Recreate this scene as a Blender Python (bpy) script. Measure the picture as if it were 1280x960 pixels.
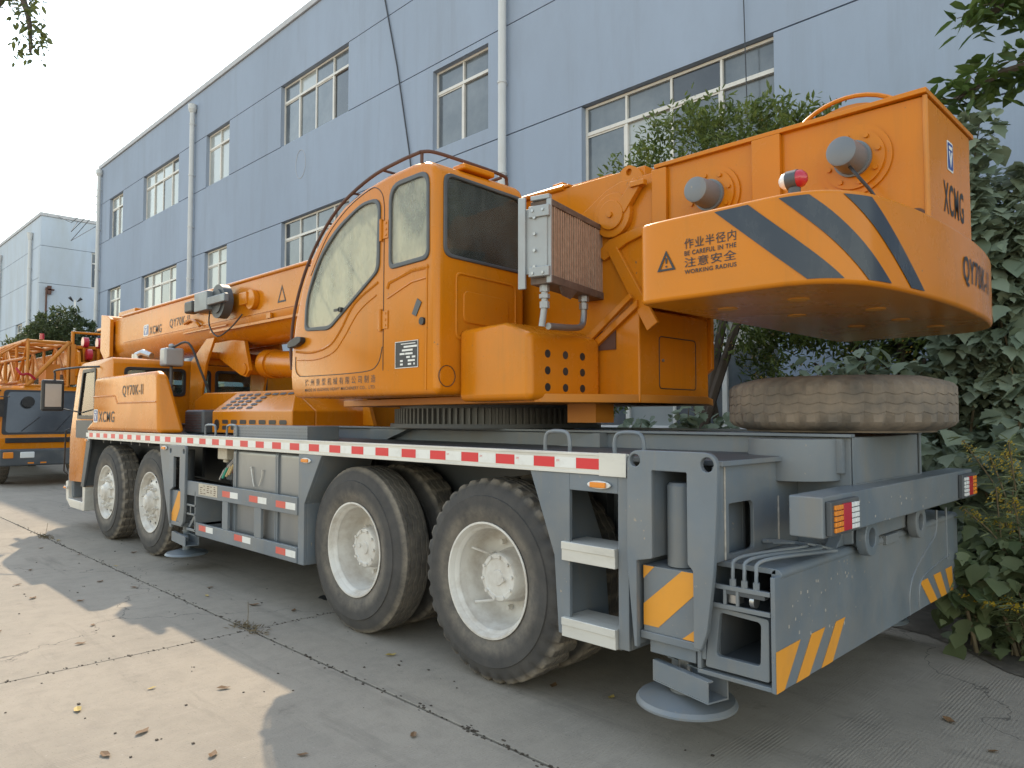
import bpy, bmesh, math, random
from mathutils import Vector, Matrix
random.seed(7)
PI = math.pi
for o in list(bpy.data.objects): bpy.data.objects.remove(o)
scene = bpy.context.scene
COL = scene.collection
# ---------------- camera, sky, sun, exposure ----------------
cam_d = bpy.data.cameras.new('camera'); cam = bpy.data.objects.new('camera', cam_d); COL.objects.link(cam)
cam_d.sensor_width = 36; cam_d.lens = 25.73; cam_d.clip_end = 3000; cam_d.clip_start = .05
_p = math.atan(41/915); _F0 = Vector((-1, 1, 0)).normalized(); _R = Vector((1, 1, 0)).normalized(); _Z = Vector((0, 0, 1))
_F = _F0*math.cos(_p)+_Z*math.sin(_p); _U = -_F0*math.sin(_p)+_Z*math.cos(_p)
_m = Matrix((_R, _U, -_F)).transposed().to_4x4(); _m.translation = (0, 0, 1.6)
cam.matrix_world = _m
scene.camera = cam
SUN = Vector((.93, -.55, -1)).normalized()
sun_d = bpy.data.lights.new('sun', 'SUN'); sun = bpy.data.objects.new('sun', sun_d); COL.objects.link(sun)
sun_d.energy = 2.0; sun_d.angle = math.radians(.6); sun_d.color = (1, .84, .62)
sun.rotation_euler = SUN.to_track_quat('-Z', 'Y').to_euler(); sun.location = (-20, 12, 22)
world = bpy.data.worlds.new('World'); scene.world = world; world.use_nodes = True
nt = world.node_tree; nt.nodes.clear()
sky = nt.nodes.new('ShaderNodeTexSky'); sky.sky_type = 'NISHITA'; sky.sun_disc = False
sky.sun_elevation = math.asin(-SUN.z); sky.sun_rotation = math.atan2(-SUN.x, -SUN.y)
sky.air_density = 2.0; sky.dust_density = .35; sky.ozone_density = 1.0
hs = nt.nodes.new('ShaderNodeHueSaturation'); hs.inputs['Saturation'].default_value = .66
bg = nt.nodes.new('ShaderNodeBackground'); bg.inputs['Strength'].default_value = .15
wo = nt.nodes.new('ShaderNodeOutputWorld')
nt.links.new(sky.outputs[0], hs.inputs['Color']); nt.links.new(hs.outputs[0], bg.inputs[0]); nt.links.new(bg.outputs[0], wo.inputs[0])
scene.view_settings.view_transform = 'Standard'; scene.view_settings.look = 'None'
scene.view_settings.exposure = 1.2; scene.view_settings.gamma = 1
scene.view_settings.use_curve_mapping = False
scene.render.resolution_x = 1024; scene.render.resolution_y = 768

# ---------------- materials ----------------
MATS = {}
def mat(name, col, rough=.5, metal=0, var=.12, vs=2.0, dirt=None, damt=.0, ds=3.0, dlo=.5, dhi=.75, bump=0, bs=60, coat=0, spec=.5, stretch=(1, 1, 1), chip=None, cs=40, clo=.7, streak=None, samt=.5):
    m = bpy.data.materials.new(name); m.use_nodes = True; t = m.node_tree; N = t.nodes; L = t.links
    b = N['Principled BSDF']
    g = N.new('ShaderNodeNewGeometry'); mp = N.new('ShaderNodeMapping'); mp.inputs['Scale'].default_value = stretch
    L.new(g.outputs['Position'], mp.inputs['Vector'])
    n = N.new('ShaderNodeTexNoise'); n.inputs['Scale'].default_value = vs; n.inputs['Detail'].default_value = 6
    L.new(mp.outputs[0], n.inputs['Vector'])
    mr = N.new('ShaderNodeMapRange'); mr.inputs['From Min'].default_value = .25; mr.inputs['From Max'].default_value = .75
    mr.inputs['To Min'].default_value = 1-var; mr.inputs['To Max'].default_value = 1+var
    L.new(n.outputs['Fac'], mr.inputs['Value'])
    mul = N.new('ShaderNodeVectorMath'); mul.operation = 'SCALE'; mul.inputs[0].default_value = col
    L.new(mr.outputs[0], mul.inputs['Scale'])
    out = mul.outputs[0]
    b.inputs['Roughness'].default_value = rough
    if dirt:
        n2 = N.new('ShaderNodeTexNoise'); n2.inputs['Scale'].default_value = ds; n2.inputs['Detail'].default_value = 8; n2.inputs['Roughness'].default_value = .65
        L.new(mp.outputs[0], n2.inputs['Vector'])
        r2 = N.new('ShaderNodeMapRange'); r2.inputs['From Min'].default_value = dlo; r2.inputs['From Max'].default_value = dhi
        r2.inputs['To Min'].default_value = 0; r2.inputs['To Max'].default_value = damt
        L.new(n2.outputs['Fac'], r2.inputs['Value'])
        mx = N.new('ShaderNodeMix'); mx.data_type = 'RGBA'
        L.new(r2.outputs[0], mx.inputs['Factor']); L.new(out, mx.inputs[6]); mx.inputs[7].default_value = (*dirt, 1)
        out = mx.outputs[2]
        ra = N.new('ShaderNodeMapRange'); ra.inputs['To Min'].default_value = rough; ra.inputs['To Max'].default_value = min(1, rough+.45)
        L.new(r2.outputs[0], ra.inputs['Value']); L.new(ra.outputs[0], b.inputs['Roughness'])
    if streak:
        m3 = N.new('ShaderNodeMapping'); m3.inputs['Scale'].default_value = (1, 1, .07); L.new(g.outputs['Position'], m3.inputs['Vector'])
        n4 = N.new('ShaderNodeTexNoise'); n4.inputs['Scale'].default_value = streak[3]; n4.inputs['Detail'].default_value = 5; n4.inputs['Roughness'].default_value = .7; L.new(m3.outputs[0], n4.inputs['Vector'])
        r4 = N.new('ShaderNodeMapRange'); r4.inputs['From Min'].default_value = .52; r4.inputs['From Max'].default_value = .75; r4.inputs['To Max'].default_value = samt; L.new(n4.outputs['Fac'], r4.inputs['Value'])
        x4 = N.new('ShaderNodeMix'); x4.data_type = 'RGBA'; L.new(r4.outputs[0], x4.inputs['Factor']); L.new(out, x4.inputs[6]); x4.inputs[7].default_value = (*streak[:3], 1); out = x4.outputs[2]
    if chip:
        n5 = N.new('ShaderNodeTexNoise'); n5.inputs['Scale'].default_value = cs; n5.inputs['Detail'].default_value = 3; n5.inputs['Roughness'].default_value = .6; L.new(g.outputs['Position'], n5.inputs['Vector'])
        n6 = N.new('ShaderNodeTexNoise'); n6.inputs['Scale'].default_value = cs*.12; L.new(g.outputs['Position'], n6.inputs['Vector'])
        a6 = N.new('ShaderNodeMath'); a6.operation = 'MULTIPLY_ADD'; a6.inputs[1].default_value = .35; L.new(n6.outputs['Fac'], a6.inputs[0]); L.new(n5.outputs['Fac'], a6.inputs[2])
        r5 = N.new('ShaderNodeMapRange'); r5.inputs['From Min'].default_value = clo+.175; r5.inputs['From Max'].default_value = clo+.205; L.new(a6.outputs[0], r5.inputs['Value'])
        x5 = N.new('ShaderNodeMix'); x5.data_type = 'RGBA'; L.new(r5.outputs[0], x5.inputs['Factor']); L.new(out, x5.inputs[6]); x5.inputs[7].default_value = (*chip, 1); out = x5.outputs[2]
    L.new(out, b.inputs['Base Color'])
    b.inputs['Metallic'].default_value = metal
    b.inputs['Specular IOR Level'].default_value = spec
    if coat: b.inputs['Coat Weight'].default_value = coat; b.inputs['Coat Roughness'].default_value = .12
    if bump:
        n3 = N.new('ShaderNodeTexNoise'); n3.inputs['Scale'].default_value = bs; n3.inputs['Detail'].default_value = 4
        L.new(mp.outputs[0], n3.inputs['Vector'])
        bp = N.new('ShaderNodeBump'); bp.inputs['Strength'].default_value = bump; bp.inputs['Distance'].default_value = .01
        L.new(n3.outputs['Fac'], bp.inputs['Height']); L.new(bp.outputs[0], b.inputs['Normal'])
    MATS[name] = m
    return m

def tyre_mat(name, base, dust, amt):
    m = mat(name, base, .82, var=.25, vs=6, bump=.12, bs=70); t = m.node_tree; N = t.nodes; L = t.links; b = N['Principled BSDF']
    old = b.inputs['Base Color'].links[0].from_socket
    tc = N.new('ShaderNodeTexCoord'); sp = N.new('ShaderNodeSeparateXYZ'); L.new(tc.outputs['Object'], sp.inputs[0])
    cb = N.new('ShaderNodeCombineXYZ'); L.new(sp.outputs[0], cb.inputs[0]); L.new(sp.outputs[2], cb.inputs[1])
    ln = N.new('ShaderNodeVectorMath'); ln.operation = 'LENGTH'; L.new(cb.outputs[0], ln.inputs[0])
    def rg(s, a, c, d, e):
        r = N.new('ShaderNodeMapRange'); r.inputs[1].default_value = a; r.inputs[2].default_value = c; r.inputs[3].default_value = d; r.inputs[4].default_value = e; L.new(s, r.inputs[0]); return r.outputs[0]
    def mm(op, a, c):
        x = N.new('ShaderNodeMath'); x.operation = op
        for i, s in enumerate((a, c)):
            if isinstance(s, float): x.inputs[i].default_value = s
            else: L.new(s, x.inputs[i])
        return x.outputs[0]
    n = N.new('ShaderNodeTexNoise'); n.inputs['Scale'].default_value = 7; n.inputs['Detail'].default_value = 8; n.inputs['Roughness'].default_value = .7; L.new(tc.outputs['Object'], n.inputs['Vector'])
    shoulder = rg(ln.outputs['Value'], .575, .603, 0, 1); top = rg(ln.outputs['Value'], .607, .612, 1, .45); bead = rg(ln.outputs['Value'], .46, .40, 0, .5)
    f = mm('MAXIMUM', mm('MULTIPLY', shoulder, top), bead); f = mm('ADD', f, .16)
    f = mm('MULTIPLY', f, rg(n.outputs['Fac'], .3, .68, .15, 1.0)); f = mm('MULTIPLY', f, amt)
    mx = N.new('ShaderNodeMix'); mx.data_type = 'RGBA'; L.new(f, mx.inputs[0]); L.new(old, mx.inputs[6]); mx.inputs[7].default_value = (*dust, 1); L.new(mx.outputs[2], b.inputs['Base Color'])
ORG = (.58, .185, .005)
mat('orange', ORG, .24, var=.09, vs=1.2, dirt=(.38, .18, .045), damt=.3, ds=2.2, dlo=.45, dhi=.8, coat=.12, bump=.06, bs=4, spec=.22, streak=(.33, .14, .02, 9), samt=.35, chip=(.2, .12, .06), cs=28, clo=.74)
mat('orange_dull', (.54, .19, .014), .5, var=.12, vs=2, dirt=(.38, .22, .10), damt=.4, ds=2.5, bump=.05, bs=20)
mat('orange_stripe', (.72, .30, .03), .45, var=.06, vs=4, dirt=(.35, .22, .1), damt=.3, ds=6)
mat('grey_paint', (.145, .17, .195), .33, var=.16, vs=2.2, dirt=(.235, .21, .175), damt=.65, ds=2.6, dlo=.42, dhi=.8, bump=.06, bs=18, streak=(.21, .19, .16, 10), samt=.5, chip=(.30, .26, .21), cs=34, clo=.72)
mat('grey_dark', (.068, .075, .082), .5, var=.15, vs=3, dirt=(.17, .15, .13), damt=.45, ds=3)
mat('grey_stripe', (.03, .04, .058), .25, var=.15, vs=3, spec=.35, dirt=(.2, .21, .2), damt=.18, ds=5, stretch=(1, 1, .4))
mat('black', (.018, .018, .02), .45, var=.2, dirt=(.12, .10, .085), damt=.35)
tyre_mat('rubber', (.036, .035, .036), (.31, .26, .20), .8)
mat('rubber_brown', (.10, .088, .075), .85, var=.3, vs=5, dirt=(.27, .21, .155), damt=.85, ds=4, dlo=.33, dhi=.66, bump=.2, bs=50)
mat('ring_steel', (.11, .11, .105), .5, metal=.3, var=.2)
mat('oil', (.03, .028, .026), .5, var=.3)
mat('weld', (.36, .33, .29), .7, var=.3, vs=30)
mat('rim', (.64, .61, .56), .42, var=.08, dirt=(.33, .26, .19), damt=.75, ds=6, dlo=.44, dhi=.78)
mat('alu', (.62, .60, .55), .42, metal=.25, var=.08, vs=5, dirt=(.34, .29, .23), damt=.45, ds=6, stretch=(.3, 1, 1))
mat('steel', (.42, .42, .42), .3, metal=.85, var=.1, dirt=(.25, .2, .16), damt=.3)
mat('tank', (.24, .25, .26), .34, metal=.55, var=.15, vs=2, dirt=(.26, .23, .19), damt=.5, ds=4, stretch=(1, 1, .35))
mat('cooler_side', (.34, .355, .36), .4, metal=.2, var=.08, dirt=(.3, .26, .22), damt=.4)
mat('fin', (.46, .31, .225), .45, metal=.25, var=.2, vs=30)
mat('cooler_fin', (.13, .09, .07), .6, metal=.2, var=.3, vs=14, dirt=(.28, .21, .16), damt=.5, ds=20)
mat('red', (.62, .02, .03), .3, var=.05, spec=.6)
mat('pale_red', (.62, .10, .07), .45, var=.08, dirt=(.4, .3, .25), damt=.5)
mat('white', (.72, .71, .67), .4, var=.04, dirt=(.42, .37, .3), damt=.4, ds=8)
mat('amber', (.75, .24, .02), .25, var=.05, spec=.7)
mat('lens_red', (.45, .015, .03), .22, var=.1, spec=.7)
mat('lens_white', (.72, .72, .70), .2, var=.06, spec=.7)
mat('blue', (.012, .055, .26), .35, var=.05)
mat('letter', (.022, .022, .026), .5, var=.1)
mat('notice', (.48, .42, .33), .6, var=.12, vs=40)
mat('brown', (.10, .045, .03), .7, var=.2)
mat('rod_green', (.04, .3, .2), .5); mat('rod_wood', (.5, .36, .17), .6)
mat('seat', (.045, .045, .048), .8, var=.2)
mat('facade', (.31, .365, .455), .85, var=.08, vs=.45, dirt=(.265, .305, .37), damt=.7, ds=.9, dlo=.42, dhi=.75, bump=.15, bs=14, stretch=(1, 1, .35), spec=.2, streak=(.235, .26, .29, 2.6), samt=.32)
mat('facade_pale', (.47, .53, .60), .85, var=.06, vs=.5, dirt=(.40, .42, .42), damt=.7, ds=.7, dlo=.45, dhi=.75, stretch=(1, 1, .3), spec=.2, streak=(.3, .3, .28, 1.6), samt=.25)
mat('groove', (.06, .065, .075), .9)
mat('frame', (.66, .63, .58), .45, var=.05, dirt=(.42, .37, .32), damt=.4)
mat('pvc', (.56, .565, .56), .5, var=.06, dirt=(.4, .38, .35), damt=.4, ds=2)
mat('coping', (.46, .46, .47), .8, var=.1)
mat('bark', (.10, .075, .055), .9, var=.3, vs=8, bump=.5, bs=30, stretch=(1, 1, .3))
mat('stem', (.17, .13, .075), .8, var=.3)
mat('soil', (.09, .075, .058), .95, var=.35, vs=5, dirt=(.2, .17, .13), damt=.8, ds=6, bump=.7, bs=18)
mat('crumb', (.06, .045, .032), .9, var=.4, vs=9)
mat('dead_leaf', (.16, .085, .035), .7, var=.35, vs=3)
mat('dead_leaf_yellow', (.42, .29, .07), .6, var=.25, vs=9)
mat('flower', (.62, .36, .05), .6, var=.2)
mat('goldenrod', (.55, .38, .03), .7, var=.2)
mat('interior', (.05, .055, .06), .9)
mat('joint', (.045, .04, .035), .95, var=.4, vs=12, bump=.5, bs=60)

def glass(name, tint, dust, dustamt, gl=.9, rough=.03, ds=3, lo=.4, hi=.7):
    m = bpy.data.materials.new(name); m.use_nodes = True; t = m.node_tree; N = t.nodes; L = t.links; N.clear()
    out = N.new('ShaderNodeOutputMaterial'); tr = N.new('ShaderNodeBsdfTransparent'); tr.inputs[0].default_value = (*tint, 1)
    go = N.new('ShaderNodeBsdfGlossy'); go.inputs['Roughness'].default_value = rough
    fr = N.new('ShaderNodeFresnel'); fr.inputs['IOR'].default_value = 1.5
    mx = N.new('ShaderNodeMixShader'); L.new(fr.outputs[0], mx.inputs[0]); L.new(tr.outputs[0], mx.inputs[1]); L.new(go.outputs[0], mx.inputs[2])
    di = N.new('ShaderNodeBsdfDiffuse'); di.inputs[0].default_value = (*dust, 1)
    tl = N.new('ShaderNodeBsdfTranslucent'); tl.inputs[0].default_value = (*dust, 1)
    dd = N.new('ShaderNodeMixShader'); dd.inputs[0].default_value = .72; L.new(di.outputs[0], dd.inputs[1]); L.new(tl.outputs[0], dd.inputs[2])
    g = N.new('ShaderNodeNewGeometry'); n = N.new('ShaderNodeTexNoise'); n.inputs['Scale'].default_value = ds; n.inputs['Detail'].default_value = 8; n.inputs['Roughness'].default_value = .66
    mp = N.new('ShaderNodeMapping'); mp.inputs['Scale'].default_value = (1, 1, .45); L.new(g.outputs['Position'], mp.inputs[0]); L.new(mp.outputs[0], n.inputs['Vector'])
    r = N.new('ShaderNodeMapRange'); r.inputs['From Min'].default_value = lo; r.inputs['From Max'].default_value = hi
    r.inputs['To Min'].default_value = dustamt*.35; r.inputs['To Max'].default_value = dustamt; L.new(n.outputs['Fac'], r.inputs[0])
    m2 = N.new('ShaderNodeMixShader'); L.new(r.outputs[0], m2.inputs[0]); L.new(mx.outputs[0], m2.inputs[1]); L.new(dd.outputs[0], m2.inputs[2])
    L.new(m2.outputs[0], out.inputs[0]); MATS[name] = m
glass('cab_glass', (.88, .93, .87), (.93, .91, .76), .46, ds=5, lo=.35, hi=.62)
glass('rear_glass', (.80, .88, .86), (.5, .52, .5), .12, ds=4)
glass('clear_glass', (.92, .96, .93), (.8, .8, .7), .10, ds=6)
glass('dark_glass', (.4, .43, .48), (.3, .3, .33), .15)
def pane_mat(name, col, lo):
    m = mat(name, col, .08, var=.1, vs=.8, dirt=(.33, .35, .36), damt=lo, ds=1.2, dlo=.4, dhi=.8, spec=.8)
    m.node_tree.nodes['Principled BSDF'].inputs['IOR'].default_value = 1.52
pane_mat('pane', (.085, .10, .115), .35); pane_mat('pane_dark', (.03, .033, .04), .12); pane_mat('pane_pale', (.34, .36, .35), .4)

def leaf_mat(name, col, col2, trans=.35, rough=.45, vs=3.5):
    m = bpy.data.materials.new(name); m.use_nodes = True; t = m.node_tree; N = t.nodes; L = t.links
    b = N['Principled BSDF']; out = N['Material Output']
    g = N.new('ShaderNodeNewGeometry'); n = N.new('ShaderNodeTexNoise'); n.inputs['Scale'].default_value = vs; n.inputs['Detail'].default_value = 3
    L.new(g.outputs['Position'], n.inputs['Vector'])
    ad = N.new('ShaderNodeMath'); ad.operation = 'MULTIPLY_ADD'; ad.inputs[1].default_value = .6; oi = N.new('ShaderNodeObjectInfo'); sm = N.new('ShaderNodeMath'); sm.operation = 'ADD'; L.new(g.outputs['Random Per Island'], sm.inputs[0]); L.new(oi.outputs['Random'], sm.inputs[1]); fr = N.new('ShaderNodeMath'); fr.operation = 'FRACT'; L.new(sm.outputs[0], fr.inputs[0]); L.new(fr.outputs[0], ad.inputs[0])
    r = N.new('ShaderNodeMapRange'); r.inputs['From Min'].default_value = .3; r.inputs['From Max'].default_value = .7; r.inputs['To Max'].default_value = .6; L.new(n.outputs['Fac'], r.inputs[0]); L.new(r.outputs[0], ad.inputs[2])
    mx = N.new('ShaderNodeMix'); mx.data_type = 'RGBA'; L.new(ad.outputs[0], mx.inputs['Factor']); mx.inputs[6].default_value = (*col, 1); mx.inputs[7].default_value = (*col2, 1)
    L.new(mx.outputs[2], b.inputs['Base Color']); b.inputs['Roughness'].default_value = rough
    tl = N.new('ShaderNodeBsdfTranslucent'); L.new(mx.outputs[2], tl.inputs[0])
    ms = N.new('ShaderNodeMixShader'); ms.inputs[0].default_value = trans; L.new(b.outputs[0], ms.inputs[1]); L.new(tl.outputs[0], ms.inputs[2]); L.new(ms.outputs[0], out.inputs[0])
    MATS[name] = m
leaf_mat('leaf_osmanthus', (.05, .085, .02), (.20, .24, .06), .45)
leaf_mat('leaf_broad', (.12, .16, .095), (.27, .31, .21), .35, .55)
leaf_mat('leaf_dark', (.035, .055, .022), (.10, .125, .05))
leaf_mat('leaf_tree', (.05, .09, .02), (.12, .17, .04), .45)
leaf_mat('leaf_bush', (.05, .07, .022), (.12, .14, .04))
leaf_mat('leaf_weed', (.08, .115, .05), (.20, .23, .11))

# concrete with brushed grooves running across the yard
def concrete():
    m = bpy.data.materials.new('concrete'); m.use_nodes = True; t = m.node_tree; N = t.nodes; L = t.links; b = N['Principled BSDF']
    g = N.new('ShaderNodeNewGeometry')
    def noise(s, d=6, r=.6, sc=None):
        n = N.new('ShaderNodeTexNoise'); n.inputs['Scale'].default_value = s; n.inputs['Detail'].default_value = d; n.inputs['Roughness'].default_value = r
        if sc:
            mp = N.new('ShaderNodeMapping'); mp.inputs['Scale'].default_value = sc; L.new(g.outputs['Position'], mp.inputs[0]); L.new(mp.outputs[0], n.inputs['Vector'])
        else: L.new(g.outputs['Position'], n.inputs['Vector'])
        return n.outputs['Fac']
    def rng(s, a, b_, c, d):
        r = N.new('ShaderNodeMapRange'); r.inputs[1].default_value = a; r.inputs[2].default_value = b_; r.inputs[3].default_value = c; r.inputs[4].default_value = d; L.new(s, r.inputs[0]); return r.outputs[0]
    def mix(f, a, b_):
        x = N.new('ShaderNodeMix'); x.data_type = 'RGBA'; L.new(f, x.inputs[0])
        for s, i in ((a, 6), (b_, 7)):
            if isinstance(s, tuple): x.inputs[i].default_value = (*s, 1)
            else: L.new(s, x.inputs[i])
        return x.outputs[2]
    c = mix(rng(noise(.7, 8), .3, .7, 0, 1), (.27, .235, .19), (.35, .30, .24))
    c = mix(rng(noise(6, 8, .7), .45, .75, 0, .5), c, (.20, .175, .145))
    c = mix(rng(noise(2.2, 9, .75), .62, .78, 0, .75), c, (.105, .09, .072))
    c = mix(rng(noise(90, 2), .62, .75, 0, .5), c, (.09, .075, .06))
    c = mix(rng(noise(3, 6, .6, (5, .5, 1)), .55, .75, 0, .45), c, (.36, .31, .25))
    c = mix(rng(noise(1.3, 8, .7, (.35, 3, 1)), .56, .72, 0, .5), c, (.13, .115, .095))
    c = mix(rng(noise(28, 3, .6), .66, .72, 0, .7), c, (.36, .32, .27))
    vo = N.new('ShaderNodeTexVoronoi'); vo.feature = 'DISTANCE_TO_EDGE'; vo.inputs['Scale'].default_value = .22
    wn = N.new('ShaderNodeTexNoise'); wn.inputs['Scale'].default_value = 2.5; wn.inputs['Detail'].default_value = 6; L.new(g.outputs['Position'], wn.inputs['Vector'])
    wa = N.new('ShaderNodeVectorMath'); wa.operation = 'MULTIPLY_ADD'; wa.inputs[1].default_value = (.7, .7, 0); L.new(wn.outputs['Color'], wa.inputs[0]); L.new(g.outputs['Position'], wa.inputs[2]); L.new(wa.outputs[0], vo.inputs['Vector'])
    c = mix(rng(vo.outputs['Distance'], .0, .0016, .75, 0), c, (.06, .052, .045))
    L.new(c, b.inputs['Base Color']); b.inputs['Roughness'].default_value = .85; b.inputs['Specular IOR Level'].default_value = .3
    w = N.new('ShaderNodeTexWave'); w.wave_type = 'BANDS'; w.bands_direction = 'X'; w.inputs['Scale'].default_value = 17; w.inputs['Distortion'].default_value = 1.4; w.inputs['Detail'].default_value = 2; w.inputs['Detail Scale'].default_value = 1.5
    L.new(g.outputs['Position'], w.inputs['Vector'])
    mul = N.new('ShaderNodeMath'); mul.operation = 'MULTIPLY'; L.new(w.outputs['Fac'], mul.inputs[0]); L.new(rng(noise(1.6, 6, .75, (3, .8, 1)), .45, .66, .0, .9), mul.inputs[1])
    ad = N.new('ShaderNodeMath'); ad.operation = 'ADD'; L.new(mul.outputs[0], ad.inputs[0]); L.new(noise(55, 5, .7), ad.inputs[1])
    bp = N.new('ShaderNodeBump'); bp.inputs['Strength'].default_value = .5; bp.inputs['Distance'].default_value = .006; L.new(ad.outputs[0], bp.inputs['Height']); L.new(bp.outputs[0], b.inputs['Normal'])
    MATS['concrete'] = m
concrete()

# ---------------- mesh helpers ----------------
ROOT = {}
def V(*a): return Vector(a)
def origin(o):
    while o is not None:
        if o.name in ROOT: return ROOT[o.name]
        o = o.parent
    return Vector((0, 0, 0))
def fin(me, smooth=35):
    me.update()
    if smooth:
        me.polygons.foreach_set('use_smooth', [True]*len(me.polygons)); me.set_sharp_from_angle(angle=math.radians(smooth))
def obj(name, me, m, parent=None):
    o = bpy.data.objects.new(name, me); COL.objects.link(o)
    if m and not me.materials: me.materials.append(MATS[m])
    if parent: o.parent = parent
    return o
def thing(name, label, cat, loc=(0, 0, 0), group=None):
    o = bpy.data.objects.new(name, None); COL.objects.link(o); o.location = loc; o.empty_display_size = .2
    ROOT[o.name] = Vector(loc); return tag(o, label, cat, group)
def tag(o, label=None, cat=None, group=None, kind=None):
    if label: o['label'] = label
    if cat: o['category'] = cat
    if group: o['group'] = group
    if kind: o['kind'] = kind
    return o
class MB:
    def __init__(s): s.v = []; s.f = []; s.cuts = []
    def add(s, vs, fs):
        k = len(s.v); s.cuts.append((k, len(s.f))); s.v += [tuple(v) for v in vs]; s.f += [tuple(i+k for i in f) for f in fs]; return s
    def box(s, x0, x1, y0, y1, z0, z1):
        return s.add([(x, y, z) for x in (x0, x1) for y in (y0, y1) for z in (z0, z1)],
                     [(0, 1, 3, 2), (4, 6, 7, 5), (0, 4, 5, 1), (2, 3, 7, 6), (0, 2, 6, 4), (1, 5, 7, 3)])
    def prism(s, pts, a, b, ax='y'):
        n = len(pts)
        def w(p, t): return (p[0], t, p[1]) if ax == 'y' else ((p[0], p[1], t) if ax == 'z' else (t, p[0], p[1]))
        return s.add([w(p, a) for p in pts]+[w(p, b) for p in pts],
                     [tuple(range(n)), tuple(range(2*n-1, n-1, -1))]+[(i, (i+1) % n, n+(i+1) % n, n+i) for i in range(n)])
    def loft(s, A, B):
        n = len(A); return s.add(list(A)+list(B), [tuple(range(n)), tuple(range(2*n-1, n-1, -1))]+[(i, (i+1) % n, n+(i+1) % n, n+i) for i in range(n)])
    def cyl(s, p, q, r, r2=None, n=16, caps=True):
        p = Vector(p); q = Vector(q); r2 = r if r2 is None else r2; d = (q-p).normalized()
        u = d.orthogonal().normalized(); w = d.cross(u)
        vs = []
        for c, rr in ((p, r), (q, r2)):
            for i in range(n):
                a = 2*PI*i/n; vs.append(c+(u*math.cos(a)+w*math.sin(a))*rr)
        fs = [(i, (i+1) % n, n+(i+1) % n, n+i) for i in range(n)]
        if caps: fs += [tuple(range(n)), tuple(range(2*n-1, n-1, -1))]
        return s.add(vs, fs)
    def tube(s, path, r, n=8, closed=False):
        P = [Vector(p) for p in path]; N = len(P); vs = []; u = None
        for i in range(N):
            if closed: d = (P[(i+1) % N]-P[i-1])
            else: d = P[min(i+1, N-1)]-P[max(i-1, 0)]
            d.normalize()
            if u is None: u = d.orthogonal().normalized()
            u = (u-d*u.dot(d)).normalized(); w = d.cross(u)
            rr = r[i] if isinstance(r, (list, tuple)) else r
            for k in range(n):
                a = 2*PI*k/n; vs.append(P[i]+(u*math.cos(a)+w*math.sin(a))*rr)
        fs = []
        for i in range(N if closed else N-1):
            j = (i+1) % N
            for k in range(n): fs.append((i*n+k, i*n+(k+1) % n, j*n+(k+1) % n, j*n+k))
        if not closed: fs += [tuple(range(n)), tuple(range(N*n-1, (N-1)*n-1, -1))]
        return s.add(vs, fs)
    def lathe(s, prof, c, ax, n=48, mod=None):
        # prof: (axial, radius); axis direction ax
        c = Vector(c); d = Vector(ax).normalized(); u = d.orthogonal().normalized() if abs(d.y) < .9 else Vector((1, 0, 0)); w = d.cross(u)
        M = len(prof); vs = []
        for i in range(n):
            a = 2*PI*i/n; e = u*math.cos(a)+w*math.sin(a)
            for j, (y, r) in enumerate(prof):
                if mod: y, r = mod(i, j, y, r)
                vs.append(c+d*y+e*r)
        fs = [(i*M+j, i*M+j+1, ((i+1) % n)*M+j+1, ((i+1) % n)*M+j) for i in range(n) for j in range(M-1)]
        return s.add(vs, fs)
    def mesh(s, name='m', off=(0, 0, 0), smooth=35, clean=True):
        me = bpy.data.meshes.new(name); o = Vector(off)
        me.from_pydata([Vector(v)-o for v in s.v], [], s.f)
        if clean:
            b = bmesh.new(); b.from_mesh(me); bmesh.ops.recalc_face_normals(b, faces=b.faces); b.to_mesh(me); b.free()
        fin(me, smooth); return me
    def build(s, name, m, parent=None, smooth=35, bevel=0, seg=2, clean=True, off=None):
        o = obj(name, s.mesh(name, origin(parent) if off is None else off, smooth, clean), m, parent)
        if bevel:
            md = o.modifiers.new('bevel', 'BEVEL'); md.width = bevel; md.segments = seg; md.limit_method = 'ANGLE'; md.angle_limit = math.radians(32); md.harden_normals = True
        return o
def split(b, name, m, parent, **kw):
    # every primitive collected in b becomes an object of its own
    C = b.cuts+[(len(b.v), len(b.f))]; out = []
    for (v0, f0), (v1, f1) in zip(C, C[1:]):
        q = MB(); q.v = b.v[v0:v1]; q.f = [tuple(i-v0 for i in f) for f in b.f[f0:f1]]; out.append(q.build(name, m, parent, **kw))
    return out
def fillet(pts, r, n=5):
    out = []; N = len(pts)
    for i in range(N):
        rr = r[i] if isinstance(r, (list, tuple)) else r
        p = Vector(pts[i]); a = (Vector(pts[i-1])-p); b = (Vector(pts[(i+1) % N])-p)
        t = min(rr, a.length*.49, b.length*.49)
        if t < 1e-4: out.append(tuple(p)); continue
        A = p+a.normalized()*t; B = p+b.normalized()*t
        for k in range(n+1):
            q = k/n; out.append(tuple(A*(1-q)**2+p*2*q*(1-q)+B*q*q))
    return out
def circle(cx, cz, r, n=20): return [(cx+r*math.cos(2*PI*i/n), cz+r*math.sin(2*PI*i/n)) for i in range(n)]
def frame_m(plane):
    # local (u,v,w) -> world; 'left': u=X v=Z w=-Y ; 'rear': u=Y v=Z w=+X ; 'top': u=X v=Y w=Z
    if plane == 'left': return Matrix(((1, 0, 0), (0, 0, -1), (0, 1, 0))).to_4x4()
    if plane == 'rear': return Matrix(((0, 0, 1), (1, 0, 0), (0, 1, 0))).to_4x4()
    return Matrix.Identity(4)
def at(plane, d):
    m = frame_m(plane)
    m.translation = (0, d, 0) if plane == 'left' else ((d, 0, 0) if plane == 'rear' else (0, 0, d)); return m
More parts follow.
